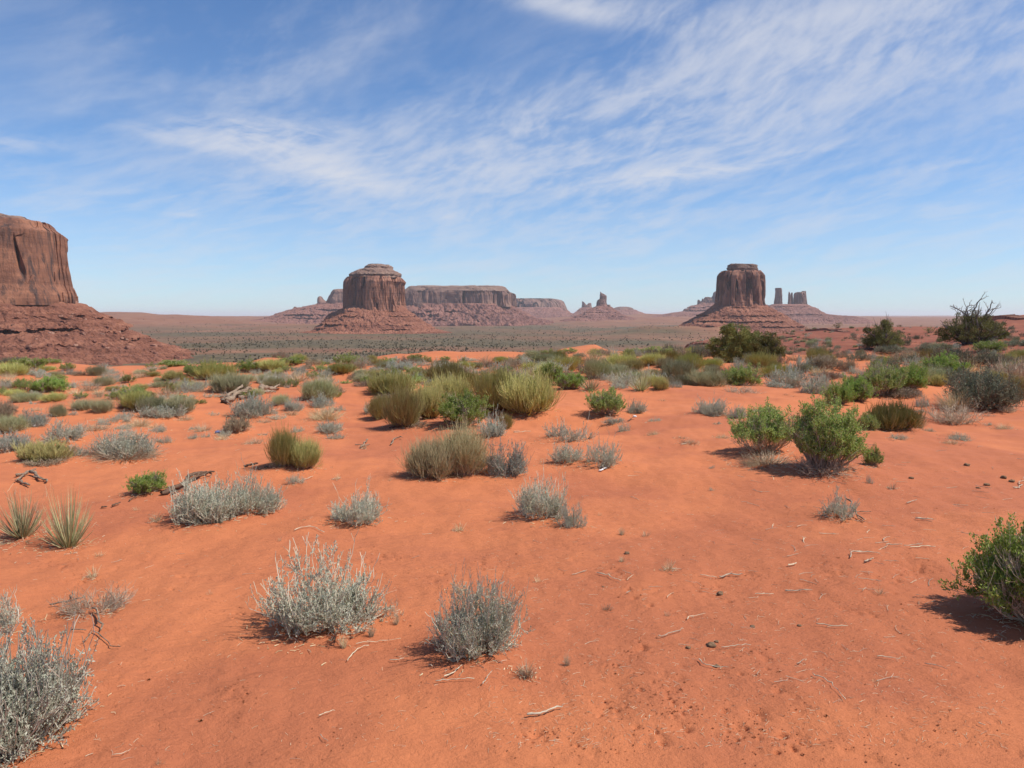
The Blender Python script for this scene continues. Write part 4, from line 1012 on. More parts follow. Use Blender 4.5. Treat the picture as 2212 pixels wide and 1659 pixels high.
 ('dark', 1378, 812, 34, 20, 'dark twiggy brush in the thicket right above the green yucca', {}),
 ('blue', 1337, 840, 46, 18, 'silver sage left beside the green yucca', {}),
 ('broom', 1428, 843, 40, 30, 'dark olive shrub right beside the green yucca', {}),
 ('paleg', 1465, 822, 80, 46, 'pale grey-green dome right of the green yucca', dict(hi=True, seed=90)),
 ('blue', 1455, 838, 50, 22, 'silver sage in front of the pale grey-green dome', {}),
 ('yellow', 1490, 803, 64, 40, 'olive-yellow broom left of the big green junipers', {}),
 ('broom', 1522, 822, 26, 22, 'small rusty olive broom below the olive-yellow one', {}),
 ('yellow', 1540, 797, 50, 26, 'yellow-olive broom at the left foot of the big green juniper', {}),
 ('paleg', 1292, 818, 64, 46, 'pale olive broom on the crest side of the left yucca', {}),
 ('broom', 1240, 792, 44, 24, 'olive broom behind the bright green bush pair', {}),
 ('paleg', 1175, 785, 60, 22, 'pale dry-green brush behind the largest olive broom', {}),
 ('blue', 1140, 790, 60, 20, 'silver sage just behind the largest olive broom', {}),
 ('dark', 1316, 784, 32, 20, 'grey-dark bush on the sandy crest right of centre', {}),
 ('green', 1333, 797, 18, 14, 'small dark green bush in the thicket right of centre', {}),
 ('green', 1356, 772, 34, 18, 'green bush at the right foot of the sandy hump', {}),
 ('broom', 1410, 790, 56, 28, 'olive broom in the back of the thicket right of centre', {}),
 ('dark', 1385, 785, 36, 20, 'dark grey bush in the back of the thicket right of centre', {}),
 ('green', 1420, 768, 70, 18, 'long green bush on the far edge of the thicket', {}),
 ('green', 1378, 765, 56, 14, 'flat green bush on the far edge just right of the sandy hump', {}),
 ('paleg', 1440, 795, 50, 24, 'pale brush at the right end of the thicket right of centre', {}),
 ('green', 1185, 766, 44, 12, 'green bush at the left end of the sandy hump', {}),
 ('green', 1230, 765, 40, 12, 'green bush on the front of the sandy hump', {}),
 ('green', 1290, 772, 30, 12, 'green bush low on the right face of the sandy hump', {}),
 # left side, middle distance
 ('blue', 545, 902, 84, 54, 'silver-green dome on a sand hummock, left middle', dict(hi=True, seed=95, sparse=1.2)),
 ('brown', 513, 936, 58, 46, 'tangled brown-green bush hanging off the sand hummock, left middle', dict(hi=True, seed=96)),
 ('paleg', 497, 850, 80, 46, 'large grey-green bush just behind the driftwood stump', dict(hi=True, seed=97)),
 ('bright', 503, 838, 36, 22, 'bright green patch of leaves within the grey-green bush behind the driftwood stump', {}),
 ('bright', 537, 862, 40, 18, 'small yellow-green bush behind the driftwood stump on its right', {}),
 ('paleg', 690, 866, 76, 50, 'pale straw-green dome left of the big olive group', dict(hi=True, seed=98)),
 ('blue', 695, 880, 56, 34, 'blue-silver sage at the foot of the pale straw-green dome', dict(hi=True, seed=99)),
 ('blue', 634, 888, 48, 32, 'blue-silver sage sloping down left of the pale straw-green dome', dict(hi=True, seed=100)),
 ('paleg', 608, 876, 44, 26, 'pale dry bush between the hummock and the blue-silver sage', {}),
 ('straw', 702, 910, 84, 38, 'light straw-coloured grass patch left of the big olive group', dict(hi=True, seed=101)),
 ('sage', 713, 936, 62, 28, 'flat silver sage below the straw grass patch', dict(hi=True, seed=102, sparse=.7)),
 ('sage', 602, 906, 40, 14, 'low silver sage right below the sand hummock', {}),
 ('bright', 731, 859, 20, 15, 'tiny bright green ball of leaves left of the big olive group', {}),
 ('brown', 730, 850, 38, 20, 'brown-grey brush behind the tiny bright green ball', {}),
 ('paleg', 330, 888, 58, 34, 'pale olive dome, left one of the two largest in the left clump', dict(hi=True, seed=103)),
 ('paleg', 388, 893, 62, 38, 'pale olive dome, right one of the two largest in the left clump', dict(hi=True, seed=104)),
 ('sage', 352, 902, 92, 26, 'silver sage spread in front of the two pale olive domes', dict(hi=True, seed=105)),
 ('yellow', 296, 886, 62, 40, 'yellow-green grassy bush at the left of the pale olive domes', dict(hi=True, seed=106)),
 ('straw', 266, 882, 32, 30, 'straw bush at the left end of the left clump', {}),
 ('paleg', 222, 893, 46, 32, 'round pale green bush casting a brown shadow, right one of a pair', {}),
 ('paleg', 178, 887, 46, 26, 'round pale green bush, left one of a pair on a sand step', {}),
 ('paleg', 126, 900, 36, 29, 'round pale bush alone in front of a sand mound, left', {}),
 ('blue', 160, 898, 22, 14, 'small blue-silver sage between the lone round bush and the pair', {}),
 ('green', 250, 864, 42, 18, 'grey-green bush behind the pale pair, left', {}),
 ('green', 284, 860, 56, 26, 'low green bush behind the left clump', {}),
 ('green', 366, 850, 30, 28, 'green bush standing above the right of the left clump', {}),
 ('sage', 365, 864, 46, 16, 'silver sage behind the two pale olive domes', {}),
 ('sage', 408, 860, 30, 13, 'silver sage left of the driftwood stump, nearer one', {}),
 ('sage', 456, 859, 36, 13, 'silver sage immediately left of the driftwood stump', {}),
 ('bright', 428, 873, 38, 12, 'flat yellow-green bush below the two silver sages by the driftwood stump', {}),
 ('green', 275, 828, 32, 20, 'small round green bush on bare sand, upper left', {}),
 ('bright', 110, 848, 64, 28, 'bright green dome-shaped bush, upper left', dict(hi=True, seed=107)),
 ('paleg', 60, 868, 60, 22, 'pale grassy bush in front of the bright green dome, left part', {}),
 ('yellow', 118, 868, 48, 20, 'yellow-green grass bush directly in front of the bright green dome', {}),
 ('dark', 172, 862, 22, 13, 'small dark bush between the bright green dome and the left clump', {}),
 ('brown', 213, 859, 22, 18, 'small twiggy grey-brown bush behind the pale pair', {}),
 ('dark', 15, 835, 18, 19, 'small dark plant on the sand near the left edge, left one', {}),
 ('dark', 38, 832, 15, 17, 'small dark plant on the sand near the left edge, right one', {}),
 ('green', 74, 829, 11, 10, 'tiny dark plant left above the bright green dome', {}),
 ('blue', 64, 810, 60, 16, 'grey sage strip in front of the green bushes at the left crest', {}),
 ('yellow', 22, 812, 60, 28, 'yellow-green bush in the corner of the left crest', {}),
 ('bright', 62, 800, 60, 22, 'green bush in the middle of the row on the left crest', {}),
 ('bright', 104, 787, 46, 12, 'low green bush ending the row on the left crest', {}),
 ('dark', 30, 785, 60, 10, 'dark green low bush behind the row on the left crest', {}),
 ('paleg', 210, 812, 38, 24, 'pale bush on the left crest below the boulder slope', {}),
 ('brown', 172, 812, 30, 14, 'brownish bush left beside the pale one on the crest', {}),
 ('sage', 243, 808, 30, 12, 'low silver sage right of the pale bush on the left crest', {}),
 ('straw', 303, 817, 38, 18, 'straw grass on the sand above the small round green bush', {}),
 ('sage', 370, 808, 18, 9, 'tiny silver sage on bare sand near the crest', {}),
 ('green', 340, 809, 13, 7, 'tiny green bush on bare sand near the crest', {}),
 ('sage', 330, 836, 26, 11, 'small silver sage right of the small round green bush', {}),
 ('green', 325, 796, 20, 14, 'green bush standing on the crest below the dark flats', {}),
 ('green', 372, 792, 62, 12, 'flat green bush on the crest below the dark flats', {}),
 ('green', 424, 812, 52, 24, 'green bush left in the crest row above the driftwood stump', {}),
 ('yellow', 470, 820, 84, 40, 'wide olive-yellow bush in the crest row above the driftwood stump', dict(hi=True, seed=108)),
 ('bright', 538, 804, 54, 24, 'bright green bush right in the crest row above the driftwood stump', {}),
 ('broom', 405, 834, 38, 16, 'olive low bush left of the bush behind the driftwood stump', {}),
 ('sage', 262, 913, 48, 22, 'silver sage in front of the straw end of the left clump', {}),
 ('straw', 300, 923, 60, 24, 'pale yellow dry grass below the left clump', {}),
 ('straw', 400, 909, 38, 16, 'pale yellow dry grass right of the silver sage below the domes', {}),
 ('sage', 343, 934, 36, 20, 'small silver sage right of the pale yellow grass', {}),
 ('sage', 356, 958, 38, 20, 'small silver sage just right above the wide dense one', {}),
 ('sage', 418, 948, 26, 14, 'small sparse sage on open sand left of the hummock', {}),
 ('sage', 445, 945, 22, 15, 'sprig of sage nearest the hummock on open sand', {}),
 ('blue', 72, 922, 60, 38, 'dense blue-silver sagebrush, left', dict(hi=True, seed=109)),
 ('paleg', 22, 934, 60, 34, 'pale green bush in front of the dense blue-silver one, left edge', dict(hi=True, seed=110)),
 ('brown', 6, 905, 52, 42, 'rusty brown dead brush at the left edge', dict(hi=True, seed=111)),
 ('blue', 20, 975, 84, 42, 'silver-green sagebrush at the left edge behind the olive broom', dict(hi=True, seed=112)),
 ('sage', 143, 955, 78, 44, 'loose silver sagebrush left of the wide dense one', dict(hi=True, seed=113, sparse=.7)),
 ('straw', 205, 932, 70, 15, 'sparse straw and sage strip behind the wide dense sagebrush', {}),
 ('sage', 165, 986, 58, 30, 'sparse twiggy sage between the olive broom and the wide dense sagebrush', dict(hi=True, seed=114, sparse=.5)),
 ('straw', 272, 997, 150, 14, 'flat dry straw around the foot of the wide dense sagebrush', dict(seed=115)),
 # crest left of centre
 ('green', 677, 818, 32, 18, 'green bush on the sand between the crest and the pale dome, left of centre', {}),
 ('brown', 665, 832, 22, 15, 'small grey-brown bush below the green one left of centre', {}),
 ('sage', 620, 839, 15, 13, 'tiny grey bush right above the driftwood log', {}),
 ('sage', 628, 819, 30, 12, 'flat grey sage above the driftwood log', {}),
 ('blue', 652, 808, 30, 18, 'blue-grey sage behind the green bush left of centre', {}),
 ('blue', 582, 832, 38, 22, 'blue-grey sage left above the driftwood log', {}),
 ('yellow', 600, 812, 26, 18, 'yellowish broom between crest row and driftwood log', {}),
 ('straw', 702, 809, 28, 14, 'pale dry tuft right of the green bush left of centre', {}),
 ('yellow', 588, 802, 64, 26, 'olive-yellow bush on the crest left of centre', {}),
 ('bright', 625, 790, 74, 17, 'long green bush on the crest with the dark flats behind it', {}),
 ('brown', 665, 798, 28, 16, 'brown-green bush on the crest right of the long green one', {}),
 ('green', 745, 792, 50, 28, 'dark green bush sticking up above the crest line, left of centre', {}),
 ('yellow', 740, 808, 66, 26, 'yellow-green bush in front of the one sticking up above the crest', {}),
 ('brown', 765, 820, 38, 20, 'grey straw bush below the yellow-green one', {}),
 ('green', 748, 829, 28, 9, 'thin strip of green leaves above the pale dome', {}),
 ('green', 787, 831, 30, 20, 'green and grey bush left of the dark grey-brown one', {}),
 ('blue', 812, 804, 42, 16, 'silver sage on the crest side behind the big group, left one', {}),
 ('broom', 813, 789, 32, 16, 'olive bush on the crest behind the big group, left one', {}),
 ('bright', 838, 786, 42, 14, 'green bush on the crest directly below the domed butte', {}),
 ('blue', 866, 800, 84, 24, 'wide silver sage band below the domed butte', dict(hi=True, seed=116)),
 ('bright', 893, 783, 36, 18, 'bright green bush on the crest right below the domed butte', {}),
 ('blue', 916, 790, 44, 16, 'silver sage right of the bright green crest bush', {}),
 ('paleg', 858, 816, 38, 20, 'pale olive bush in front of the wide silver band', {}),
 ('paleg', 955, 793, 44, 20, 'pale green bush on the crest right of the silver band', {}),
 ('bright', 1000, 793, 24, 22, 'upright green bush on the crest, centre', {}),
 ('paleg', 1023, 797, 44, 18, 'pale bush right of the upright green one', {}),
 ('blue', 1046, 808, 38, 20, 'silver sage behind the tall olive brooms', {}),
 ('blue', 1022, 780, 30, 9, 'small blue sage topping the crest, centre', {}),
 ('yellow', 1085, 786, 46, 16, 'yellow bush topping the crest right of centre', {}),
 ('broom', 910, 818, 52, 22, 'olive broom behind the yellow-green one of the big group', {}),
 ('green', 937, 838, 22, 22, 'dark little bush in the gap of the big group', {}),
 # little grass tufts near the camera
 ('tuft', 742, 1403, 26, 40, 'straw-coloured grass tuft in front of the left nearest sagebrush', dict(hi=True, seed=120)),
 ('tuft', 802, 1378, 26, 38, 'greenish grass tuft between the two nearest sagebrushes, left one', dict(hi=True, seed=121)),
 ('tuft', 856, 1352, 22, 34, 'grass tuft beside the small silver sprig between the nearest sagebrushes', dict(hi=True, seed=122)),
 ('tuft', 1138, 1470, 60, 46, 'wispy thin grass right of the front of the right nearest sagebrush', dict(hi=True, seed=123)),
 ('tuft', 1225, 1440, 22, 36, 'short pale grass tuft on the sand, centre right', dict(hi=True, seed=124)),
 ('tuft', 1312, 1320, 30, 20, 'green-yellow grass tuft on the sand beside a bleached stick', dict(hi=True, seed=125)),
 ('tuft', 1343, 1157, 22, 22, 'straw tuft right of the front middle sagebrush', dict(hi=True, seed=126)),
 ('tuft', 1343, 1215, 18, 18, 'green grass tuft near a round dung clod', dict(hi=True, seed=127)),
 ('tuft', 604, 1170, 14, 14, 'tiny yellow grass tuft left above the nearest sagebrush', {}),
 ('tuft', 1442, 1332, 18, 18, 'tiny green-grey seedling on the littered sand', {}),
 ('tuft', 1432, 1622, 24, 16, 'tiny dry seedling near the bottom edge', {}),
 ('tuft', 345, 1655, 24, 20, 'small green sprig at the bottom edge', {}),
 ('tuft', 1890, 1475, 20, 14, 'tiny dry seedling on the right-hand sand', {}),
 ('tuft', 2070, 945, 44, 10, 'faint yellow grass below the dead tangle', {}),
 ('sage', 1878, 1045, 16, 26, 'single pale upright twig right of the tallest green shrub', {}),
 ('sage', 1536, 1060, 16, 12, 'tiny sage sprig on the open sand right of centre', {}),
 ('sage', 1537, 1013, 18, 12, 'little sage sprig right of the open sparse pair', {}),
]
# dark, disturbed hollows and footprints in the near sand
rd = rs(77)
def dent(X, Y, rpx, dep):
    gx, gy = ground_at(X, Y); d = math.hypot(gx, gy); DN.append((gx, gy, rpx * d / F, dep))
DN = []
for (X, Y, r_, dp) in [(1420, 1590, 40, .02), (1480, 1530, 30, .02), (1160, 1585, 30, .02), (1300, 1530, 34, .02), (1440, 1490, 30, .014), (1640, 1540, 50, .02), (1590, 1570, 26, .02),
                       (1390, 1400, 30, .016), (1330, 1430, 22, .014), (1410, 1280, 26, .014), (1650, 1420, 40, .018), (1800, 1240, 32, .015), (1900, 1250, 32, .015), (1540, 1290, 30, .014),
                       (1330, 1230, 26, .014), (1040, 1215, 22, .012), (830, 1200, 26, .014), (130, 1225, 20, .01), (180, 1255, 18, .01), (950, 1240, 26, .01), (1620, 1240, 26, .012), (1990, 1230, 32, .014),
                       (1740, 1600, 36, .02), (500, 1500, 26, .01), (520, 1330, 20, .01), (1250, 1160, 20, .01), (1640, 1130, 26, .01), (1850, 1320, 26, .01), (400, 1240, 30, .012)]:
    dent(X, Y, r_ * .7, dp * .9)
    for _ in range(7): dent(X + rd.normal() * r_ * 1.0, Y + rd.normal() * r_ * .5, r_ * rd.uniform(.10, .28), dp * rd.uniform(.6, 1.5))
for _ in range(150):
    Y = 1640 - 600 * rd.rand() ** 1.3; dent(rd.uniform(1150, 2212) if rd.rand() < .75 else rd.uniform(0, 1150), Y, (Y - 683) / 680 * rd.uniform(8, 22), rd.uniform(.003, .010))
md = []
for (k, X, Y, w_, h_, lb, op) in INV:
    if w_ > 38 and X > 150 - (Y < 1150) * 999 and X < 2200 and k not in ('straw', 'dead', 'tuft') and not (k == 'brown' and h_ < 25):
        gx, gy = ground_at(X, Y); d = math.hypot(gx, gy); wd = w_ * d / F
        md.append((gx * (1 + .3 * wd / d), gy * (1 + .3 * wd / d), wd * 0.62, min(.16, 0.09 * wd)))
MOUNDS = md; DENTS = DN
for (k, X, Y, w_, h_, lb, op) in INV:
    plant(k, X, Y, w_, h_, lb, **op)

# many more small shrubs that only differ by their neighbourhood
def near_other(x, y, r):
    for (a, b_, c) in PLACED:
        if (a - x) ** 2 + (b_ - y) ** 2 < (r + c * 0.7) ** 2: return True
    return False
def scatter(n, xr, yr, kinds, wr, label, group, seed, asp=(.4, .6), skew=1.0):
    R = random.Random(seed); c = 0; tries = 0
    while c < n and tries < n * 12:
        tries += 1
        X = R.uniform(*xr); Y = yr[0] + (yr[1] - yr[0]) * R.random() ** skew
        gx, gy = ground_at(X, Y); d = math.hypot(gx, gy)
        if d > 300: continue
        k = R.choice(kinds); wd = R.uniform(*wr)
        if near_other(gx, gy, wd * 0.3): continue
        single_px = wd * F / d
        a, b_, as_ = plant_mesh(k, R.randint(1, 4), 0.45 if single_px > 24 else 0.28, True)
        o = link(KIND[k][4], a, None, (gx, gy, gz(gx, gy) - .02), R.uniform(0, 6.28), (wd, wd * R.uniform(.8, 1.2), wd * R.uniform(*asp) / as_))
        tag(o, label[k] if isinstance(label, dict) else label, KIND[k][5], group); PLACED.append((gx, gy, wd * .5)); c += 1
desc = {'sage': 'low silver sagebrush', 'blue': 'low blue-grey sagebrush', 'green': 'small green bush', 'bright': 'small bright green bush', 'broom': 'small olive broom', 'yellow': 'small yellow-green broom',
        'paleg': 'small pale green bush', 'brown': 'small brown dry bush', 'dark': 'small dark grey bush', 'straw': 'small straw-coloured grass clump', 'dead': 'small heap of dead grey twigs'}
def where(s): return {k: v + ' ' + s for k, v in desc.items()}
scatter(66, (0, 560), (787, 862), ['sage', 'blue', 'paleg', 'straw', 'yellow', 'green'], (.25, .65), where('on the left sand rise'), 'small shrubs on the left sand rise', 1, (.3, .45), .7)
scatter(105, (560, 1180), (774, 838), ['sage', 'blue', 'paleg', 'straw', 'yellow', 'green', 'brown', 'blue'], (.3, .8), where('on the crest below the domed butte'), 'small shrubs on the middle crest', 2, (.3, .5), .8)
scatter(60, (1090, 1560), (766, 836), ['broom', 'paleg', 'dark', 'yellow', 'brown', 'blue', 'sage', 'straw'], (.5, 1.1), where('in the thicket between centre and junipers'), 'small shrubs in the thicket right of centre', 3, (.35, .5))
scatter(85, (1540, 2240), (752, 835), ['brown', 'dark', 'broom', 'straw', 'blue', 'yellow', 'paleg', 'dark', 'brown'], (.35, 1.0), where('on the sand in front of the red hill'), 'small shrubs in front of the red hill', 4, (.35, .55), .8)
scatter(40, (0, 760), (862, 960), ['sage', 'straw', 'sage', 'straw', 'blue'], (.15, .34), where('scattered over the left-hand sand'), 'small plants on the left-hand sand', 5, (.3, .5))
scatter(34, (1400, 2212), (850, 960), ['straw', 'sage', 'straw'], (.12, .3), where('on the right-hand sand'), 'small plants on the right-hand sand', 6, (.25, .4))
scatter(26, (0, 2212), (960, 1300), ['tuft'], (.05, .12), 'tiny dry seedling on the open sand', 'tiny seedlings on the open sand', 7, (.5, .9))
scatter(290, (1440, 2240), (700, 768), ['dark', 'brown', 'blue', 'paleg'], (.35, 1.1), where('on the slope of the red hill'), 'shrubs on the slope of the red hill', 8, (.4, .6))

# ------------------------------------------------------------------ junipers
def juniper(X, Y, wpx, hpx, label, seed, lobes, deadtop=False, q=1.0, push=0.0, group=None):
    gx, gy = ground_at(X, Y); d = math.hypot(gx, gy); wd = wpx * d / F; h = hpx * d / F
    z = gz(gx, gy) - .05; R = rs(seed)
    root = link('juniper_tree', None, None, (gx, gy, z)); root.empty_display_size = .3; tag(root, label, 'juniper', group)
    tr, cr = MB(), MB()
    main = []
    for (lx, ly, lz, lr) in lobes:
        n = 3
        end = np.array([lx * wd, ly * wd, lz * h]); st = np.array([lx * wd * .25, ly * wd * .25, -.05])
        for i in range(n):
            e = end + R.normal(size=3) * lr * wd * .4; t = np.linspace(0, 1, 8)[:, None]
            c = st + (e - st) * np.array([.35, .35, .55]) + R.normal(size=3) * .05 * wd
            p = (1 - t) ** 2 * st + 2 * t * (1 - t) * c + t * t * e; main.append(p + np.cumsum(R.normal(size=p.shape) * .008 * wd, 0))
    main = np.array(main); tubes(tr, main, .022 * wd * R.uniform(.6, 1.2, len(main)), 6, 0, .3)
    c1 = branch(R, main, 7, .35, .16 * wd, .6, .2, 5); tubes(tr, c1, .006 * wd * np.ones(len(c1)), 4, 0, .4)
    P_, D_ = [], []
    for (lx, ly, lz, lr) in lobes:      # clumps of sprays round every limb end
        nc = int(46 * q)
        cc = unit(R.normal(size=(nc, 3))) * (R.rand(nc, 1) ** .45) * np.array([1, 1, .8]) * lr * wd + np.array([lx * wd, ly * wd, lz * h])
        for c in cc:
            m_ = int(75 * q ** .5); rr = lr * wd * R.uniform(.16, .34)
            dv = unit(R.normal(size=(m_, 3))); pp = c + dv * rr * (R.rand(m_, 1) ** .5) * np.array([1, 1, .8])
            P_.append(pp); D_.append(unit(dv + np.array([0, 0, .5])))
    P_ = np.concatenate(P_); D_ = np.concatenate(D_); k = P_[:, 2] > .06 * h; P_ = P_[k]; D_ = D_[k]
    blades(cr, P_, D_, R.uniform(.03, .065, len(P_)) * (wd / 3) ** .5 * 1.35, R.uniform(.014, .026, len(P_)) * (wd / 3) ** .5 * 1.35, R)
    link('trunk', tr.mesh('trunk', [M['greywood']]), root)
    link('crown', cr.mesh('crown', [M['juniper']]), root)
    if deadtop:
        dd = MB()
        for (ex, ez) in deadtop:
            st = np.array([-.02 * wd, 0, .45 * h]); e = np.array([ex * wd, R.normal() * .08 * wd, ez * h]); t = np.linspace(0, 1, 9)[:, None]
            c = (st + e) / 2 + np.array([R.normal() * .06 * wd, 0, .05 * h]); p = ((1 - t) ** 2 * st + 2 * t * (1 - t) * c + t * t * e + R.normal(size=(9, 3)) * .006 * wd)[None]
            tubes(dd, p, [.013 * wd], 5, 0, .4); b1 = branch(R, p, 5, .5, .085 * wd, .85, .0, 6); tubes(dd, b1, .0045 * wd * np.ones(len(b1)), 4, 0, .4)
            b2 = branch(R, b1, 3, .3, .030 * wd, .8, .0, 4); tubes(dd, b2, .0022 * wd * np.ones(len(b2)), 3, 0, .5)
        link('dead_limbs', dd.mesh('dead_limbs', [M['greywood']]), root)
    PLACED.append((gx, gy, wd * .5))
juniper(1588, 783, 118, 80, 'olive-green juniper, larger left one of the two that touch below the square butte', 900, [(-.28, 0, .45, .22), (-.02, -.05, .72, .27), (.25, 0, .6, .24), (.05, -.1, .35, .26), (.3, .1, .35, .18), (-.12, 0, .85, .14), (-.2, -.1, .2, .2), (.15, -.1, .2, .22)], q=1.4)
juniper(1650, 783, 84, 64, 'olive-green juniper, smaller right one of the two that touch below the square butte', 901, [(-.15, 0, .5, .30), (.15, 0, .75, .26), (.25, -.1, .4, .24), (-.05, -.1, .3, .26), (.1, -.1, .18, .24)], q=1.2)
juniper(1906, 752, 86, 60, 'dark green juniper with a pointed top on the red hill', 902, [(-.2, 0, .35, .2), (.05, 0, .78, .15), (.1, 0, .5, .25), (.32, 0, .35, .17), (-.1, -.05, .55, .2), (-.33, 0, .2, .12), (-.36, 0, .60, .08), (.0, -.1, .22, .24), (.25, -.1, .2, .2), (-.15, -.1, .2, .18)], q=1.0)
juniper(2100, 742, 140, 66, 'wide dark juniper with bare dead limbs sticking out of its top, right', 903, [(-.36, 0, .28, .13), (-.22, 0, .5, .16), (-.05, 0, .72, .16), (.12, 0, .62, .16), (.3, 0, .42, .14), (-.15, -.1, .25, .17), (.1, -.1, .3, .18), (.28, -.05, .2, .13), (.42, 0, .22, .08)],
        deadtop=[(.12, 1.38), (.20, 1.20), (-.30, 1.08), (.0, 1.10), (.30, 1.02)], q=1.1)
juniper(1809, 709, 22, 15, 'small round juniper on the rim of the red hill above the rock ledge', 904, [(-.2, 0, .5, .3), (.2, 0, .6, .3), (0, 0, .4, .3)], q=.35)
juniper(1890, 702, 12, 9, 'tiny juniper alone on the rim of the red hill', 905, [(-.1, 0, .5, .4), (.15, 0, .6, .3)], q=.3)
juniper(2006, 720, 24, 14, 'small juniper halfway between the pointed one and the one with dead limbs', 906, [(-.2, 0, .5, .3), (.2, 0, .5, .3), (0, 0, .6, .3)], q=.35)

# ------------------------------------------------------------------ driftwood, roots, sticks
def gpath(pts, n, lift=0.01):
    g = [ground_at(*p) for p in pts]; t = np.linspace(0, len(g) - 1, n)
    x = np.interp(t, range(len(g)), [a[0] for a in g]); y = np.interp(t, range(len(g)), [a[1] for a in g])
    return np.stack([x, y, height(x, y) + lift], -1)
def wood(name, label, cat, pieces, mat, seed, group=None):
    """pieces: (polyline in the photo, thickness px, lift of start, lift of end in px)"""
    R = rs(seed); mb = MB(); g0 = ground_at(*pieces[0][0][0]); base = np.array([g0[0], g0[1], gz(*g0)])
    for (pts, th, l0, l1) in pieces:
        d = math.hypot(*ground_at(*pts[0])); n = 12; p = gpath(pts, n); s_ = d / F
        L_ = np.linalg.norm(p[-1] - p[0]); p += R.normal(size=p.shape) * np.array([1, 1, .4]) * L_ * .018
        p[:, 2] += np.linspace(l0, l1, n) * s_ + th * s_ * .35
        sides = 8 if th > 3 else 5
        mbt = MB(); tubes(mbt, p[None], [th * s_ * .5], sides, 0, .4, True)
        v = np.concatenate(mbt.v); v += R.normal(size=v.shape) * th * s_ * .10; mb.add(v - base, np.concatenate(mbt.q))
    o = link(name, mb.mesh(name, [M[mat]], True), None, base); tag(o, label, cat, group); return o
wood('driftwood_stump', 'weathered grey-brown driftwood stump with splayed roots, left of the big olive group', 'driftwood',
     [([(476, 874), (520, 858), (548, 852)], 14, 0, 10), ([(480, 872), (505, 862), (530, 848)], 9, 2, 16), ([(490, 874), (492, 862)], 5, 0, 9), ([(478, 868), (500, 876)], 6, 0, 0),
      ([(512, 866), (556, 858)], 8, 2, 4), ([(500, 868), (484, 858)], 4, 2, 10), ([(520, 860), (560, 850)], 5, 8, 3)], 'driftwood', 1)
wood('driftwood_log', 'split weathered log lying on the sand right of the driftwood stump', 'log', [([(556, 848), (602, 843)], 13, 2, 3), ([(552, 850), (598, 849)], 7, 0, 1), ([(590, 845), (606, 838)], 5, 3, 5)], 'driftwood', 2)
wood('dead_root', 'long dark dead root half buried between the bright green bush and the wide sage pair', 'root',
     [([(350, 1076), (378, 1062), (405, 1046), (440, 1028)], 11, 0, 8), ([(385, 1056), (420, 1040), (470, 1024)], 7, 3, 6), ([(365, 1072), (400, 1060)], 4, 0, 3), ([(425, 1036), (444, 1026), (462, 1030)], 6, 5, 2), ([(525, 1012), (560, 1006)], 6, 0, 2)], 'darkwood', 3)
wood('dead_root', 'short piece of dark root on the sand below the bright green bush', 'root', [([(240, 1097), (262, 1090)], 4, 0, 2), ([(218, 1099), (232, 1098)], 4, 0, 0), ([(276, 1086), (300, 1074), (330, 1068)], 3, 0, 2)], 'darkwood', 4)
wood('driftwood_branch', 'forked pale driftwood branch left, below the olive broom on its mound', 'driftwood',
     [([(30, 1034), (62, 1024), (80, 1018)], 5, 0, 3), ([(60, 1024), (84, 1036), (106, 1046)], 6, 4, 0), ([(62, 1026), (44, 1036), (36, 1044)], 5, 3, 0), ([(38, 1040), (60, 1050)], 5, 0, 0), ([(70, 1034), (100, 1040)], 4, 2, 0), ([(52, 1048), (66, 1054)], 5, 0, 2)], 'driftwood', 5)
wood('driftwood_branch', 'arched bleached branch on the sand left of the pale clump', 'driftwood', [([(844, 965), (850, 952), (862, 947), (872, 950)], 3.5, 0, 2)], 'driftwood', 6)
wood('driftwood_branch', 'short forked driftwood on the sand left of the pale clump, farther left', 'driftwood', [([(776, 970), (790, 960), (797, 953)], 4, 0, 4), ([(765, 963), (786, 963)], 2.5, 0, 1), ([(782, 966), (800, 962)], 3, 0, 0)], 'driftwood', 7)
wood('fallen_branch', 'fallen pale branch lying against the dry straw-grey sagebrush', 'branch', [([(1825, 1092), (1845, 1110), (1866, 1132)], 3.5, 14, 0), ([(1838, 1112), (1885, 1108)], 2.5, 4, 0), ([(1848, 1118), (1868, 1132)], 2.5, 2, 0)], 'driftwood', 8)
wood('dead_branch', 'grey branch running left from the dead bare shrub, lower left', 'branch', [([(100, 1312), (150, 1308), (190, 1300)], 4, 0, 8), ([(205, 1318), (214, 1345), (222, 1374)], 5, 6, 0), ([(148, 1366), (190, 1368)], 3, 0, 2), ([(200, 1360), (235, 1395), (265, 1406)], 2.5, 0, 0), ([(155, 1300), (158, 1282)], 3, 1, 4), ([(180, 1395), (205, 1360)], 2.5, 0, 4)], 'driftwood', 9)
wood('dead_stump', 'short dark stump left of the touching junipers', 'stump', [([(1514, 778), (1516, 778.5)], 6, 0, 16)], 'darkwood', 10)
WTS = wood('white_tipped_stick', 'thin dark leaning stick with a white knob on its end, by the small silver sage', 'stick', [([(1357, 912), (1371, 906)], 2.2, 0, 5)], 'darkwood', 11)
wood('bleached_bone', 'white bone-like piece of wood below the open sparse pair', 'stick', [([(1293, 1020), (1313, 1012)], 4.2, 0, 1)], 'white', 12)
wood('rusty_root', 'twisted root lying under the front left olive broom', 'root', [([(835, 928), (862, 922), (900, 924)], 3, 0, 1), ([(880, 926), (925, 916)], 3, 0, 5), ([(890, 905), (905, 922)], 4, 8, 0), ([(910, 902), (900, 922)], 4, 8, 0)], 'darkwood', 13)
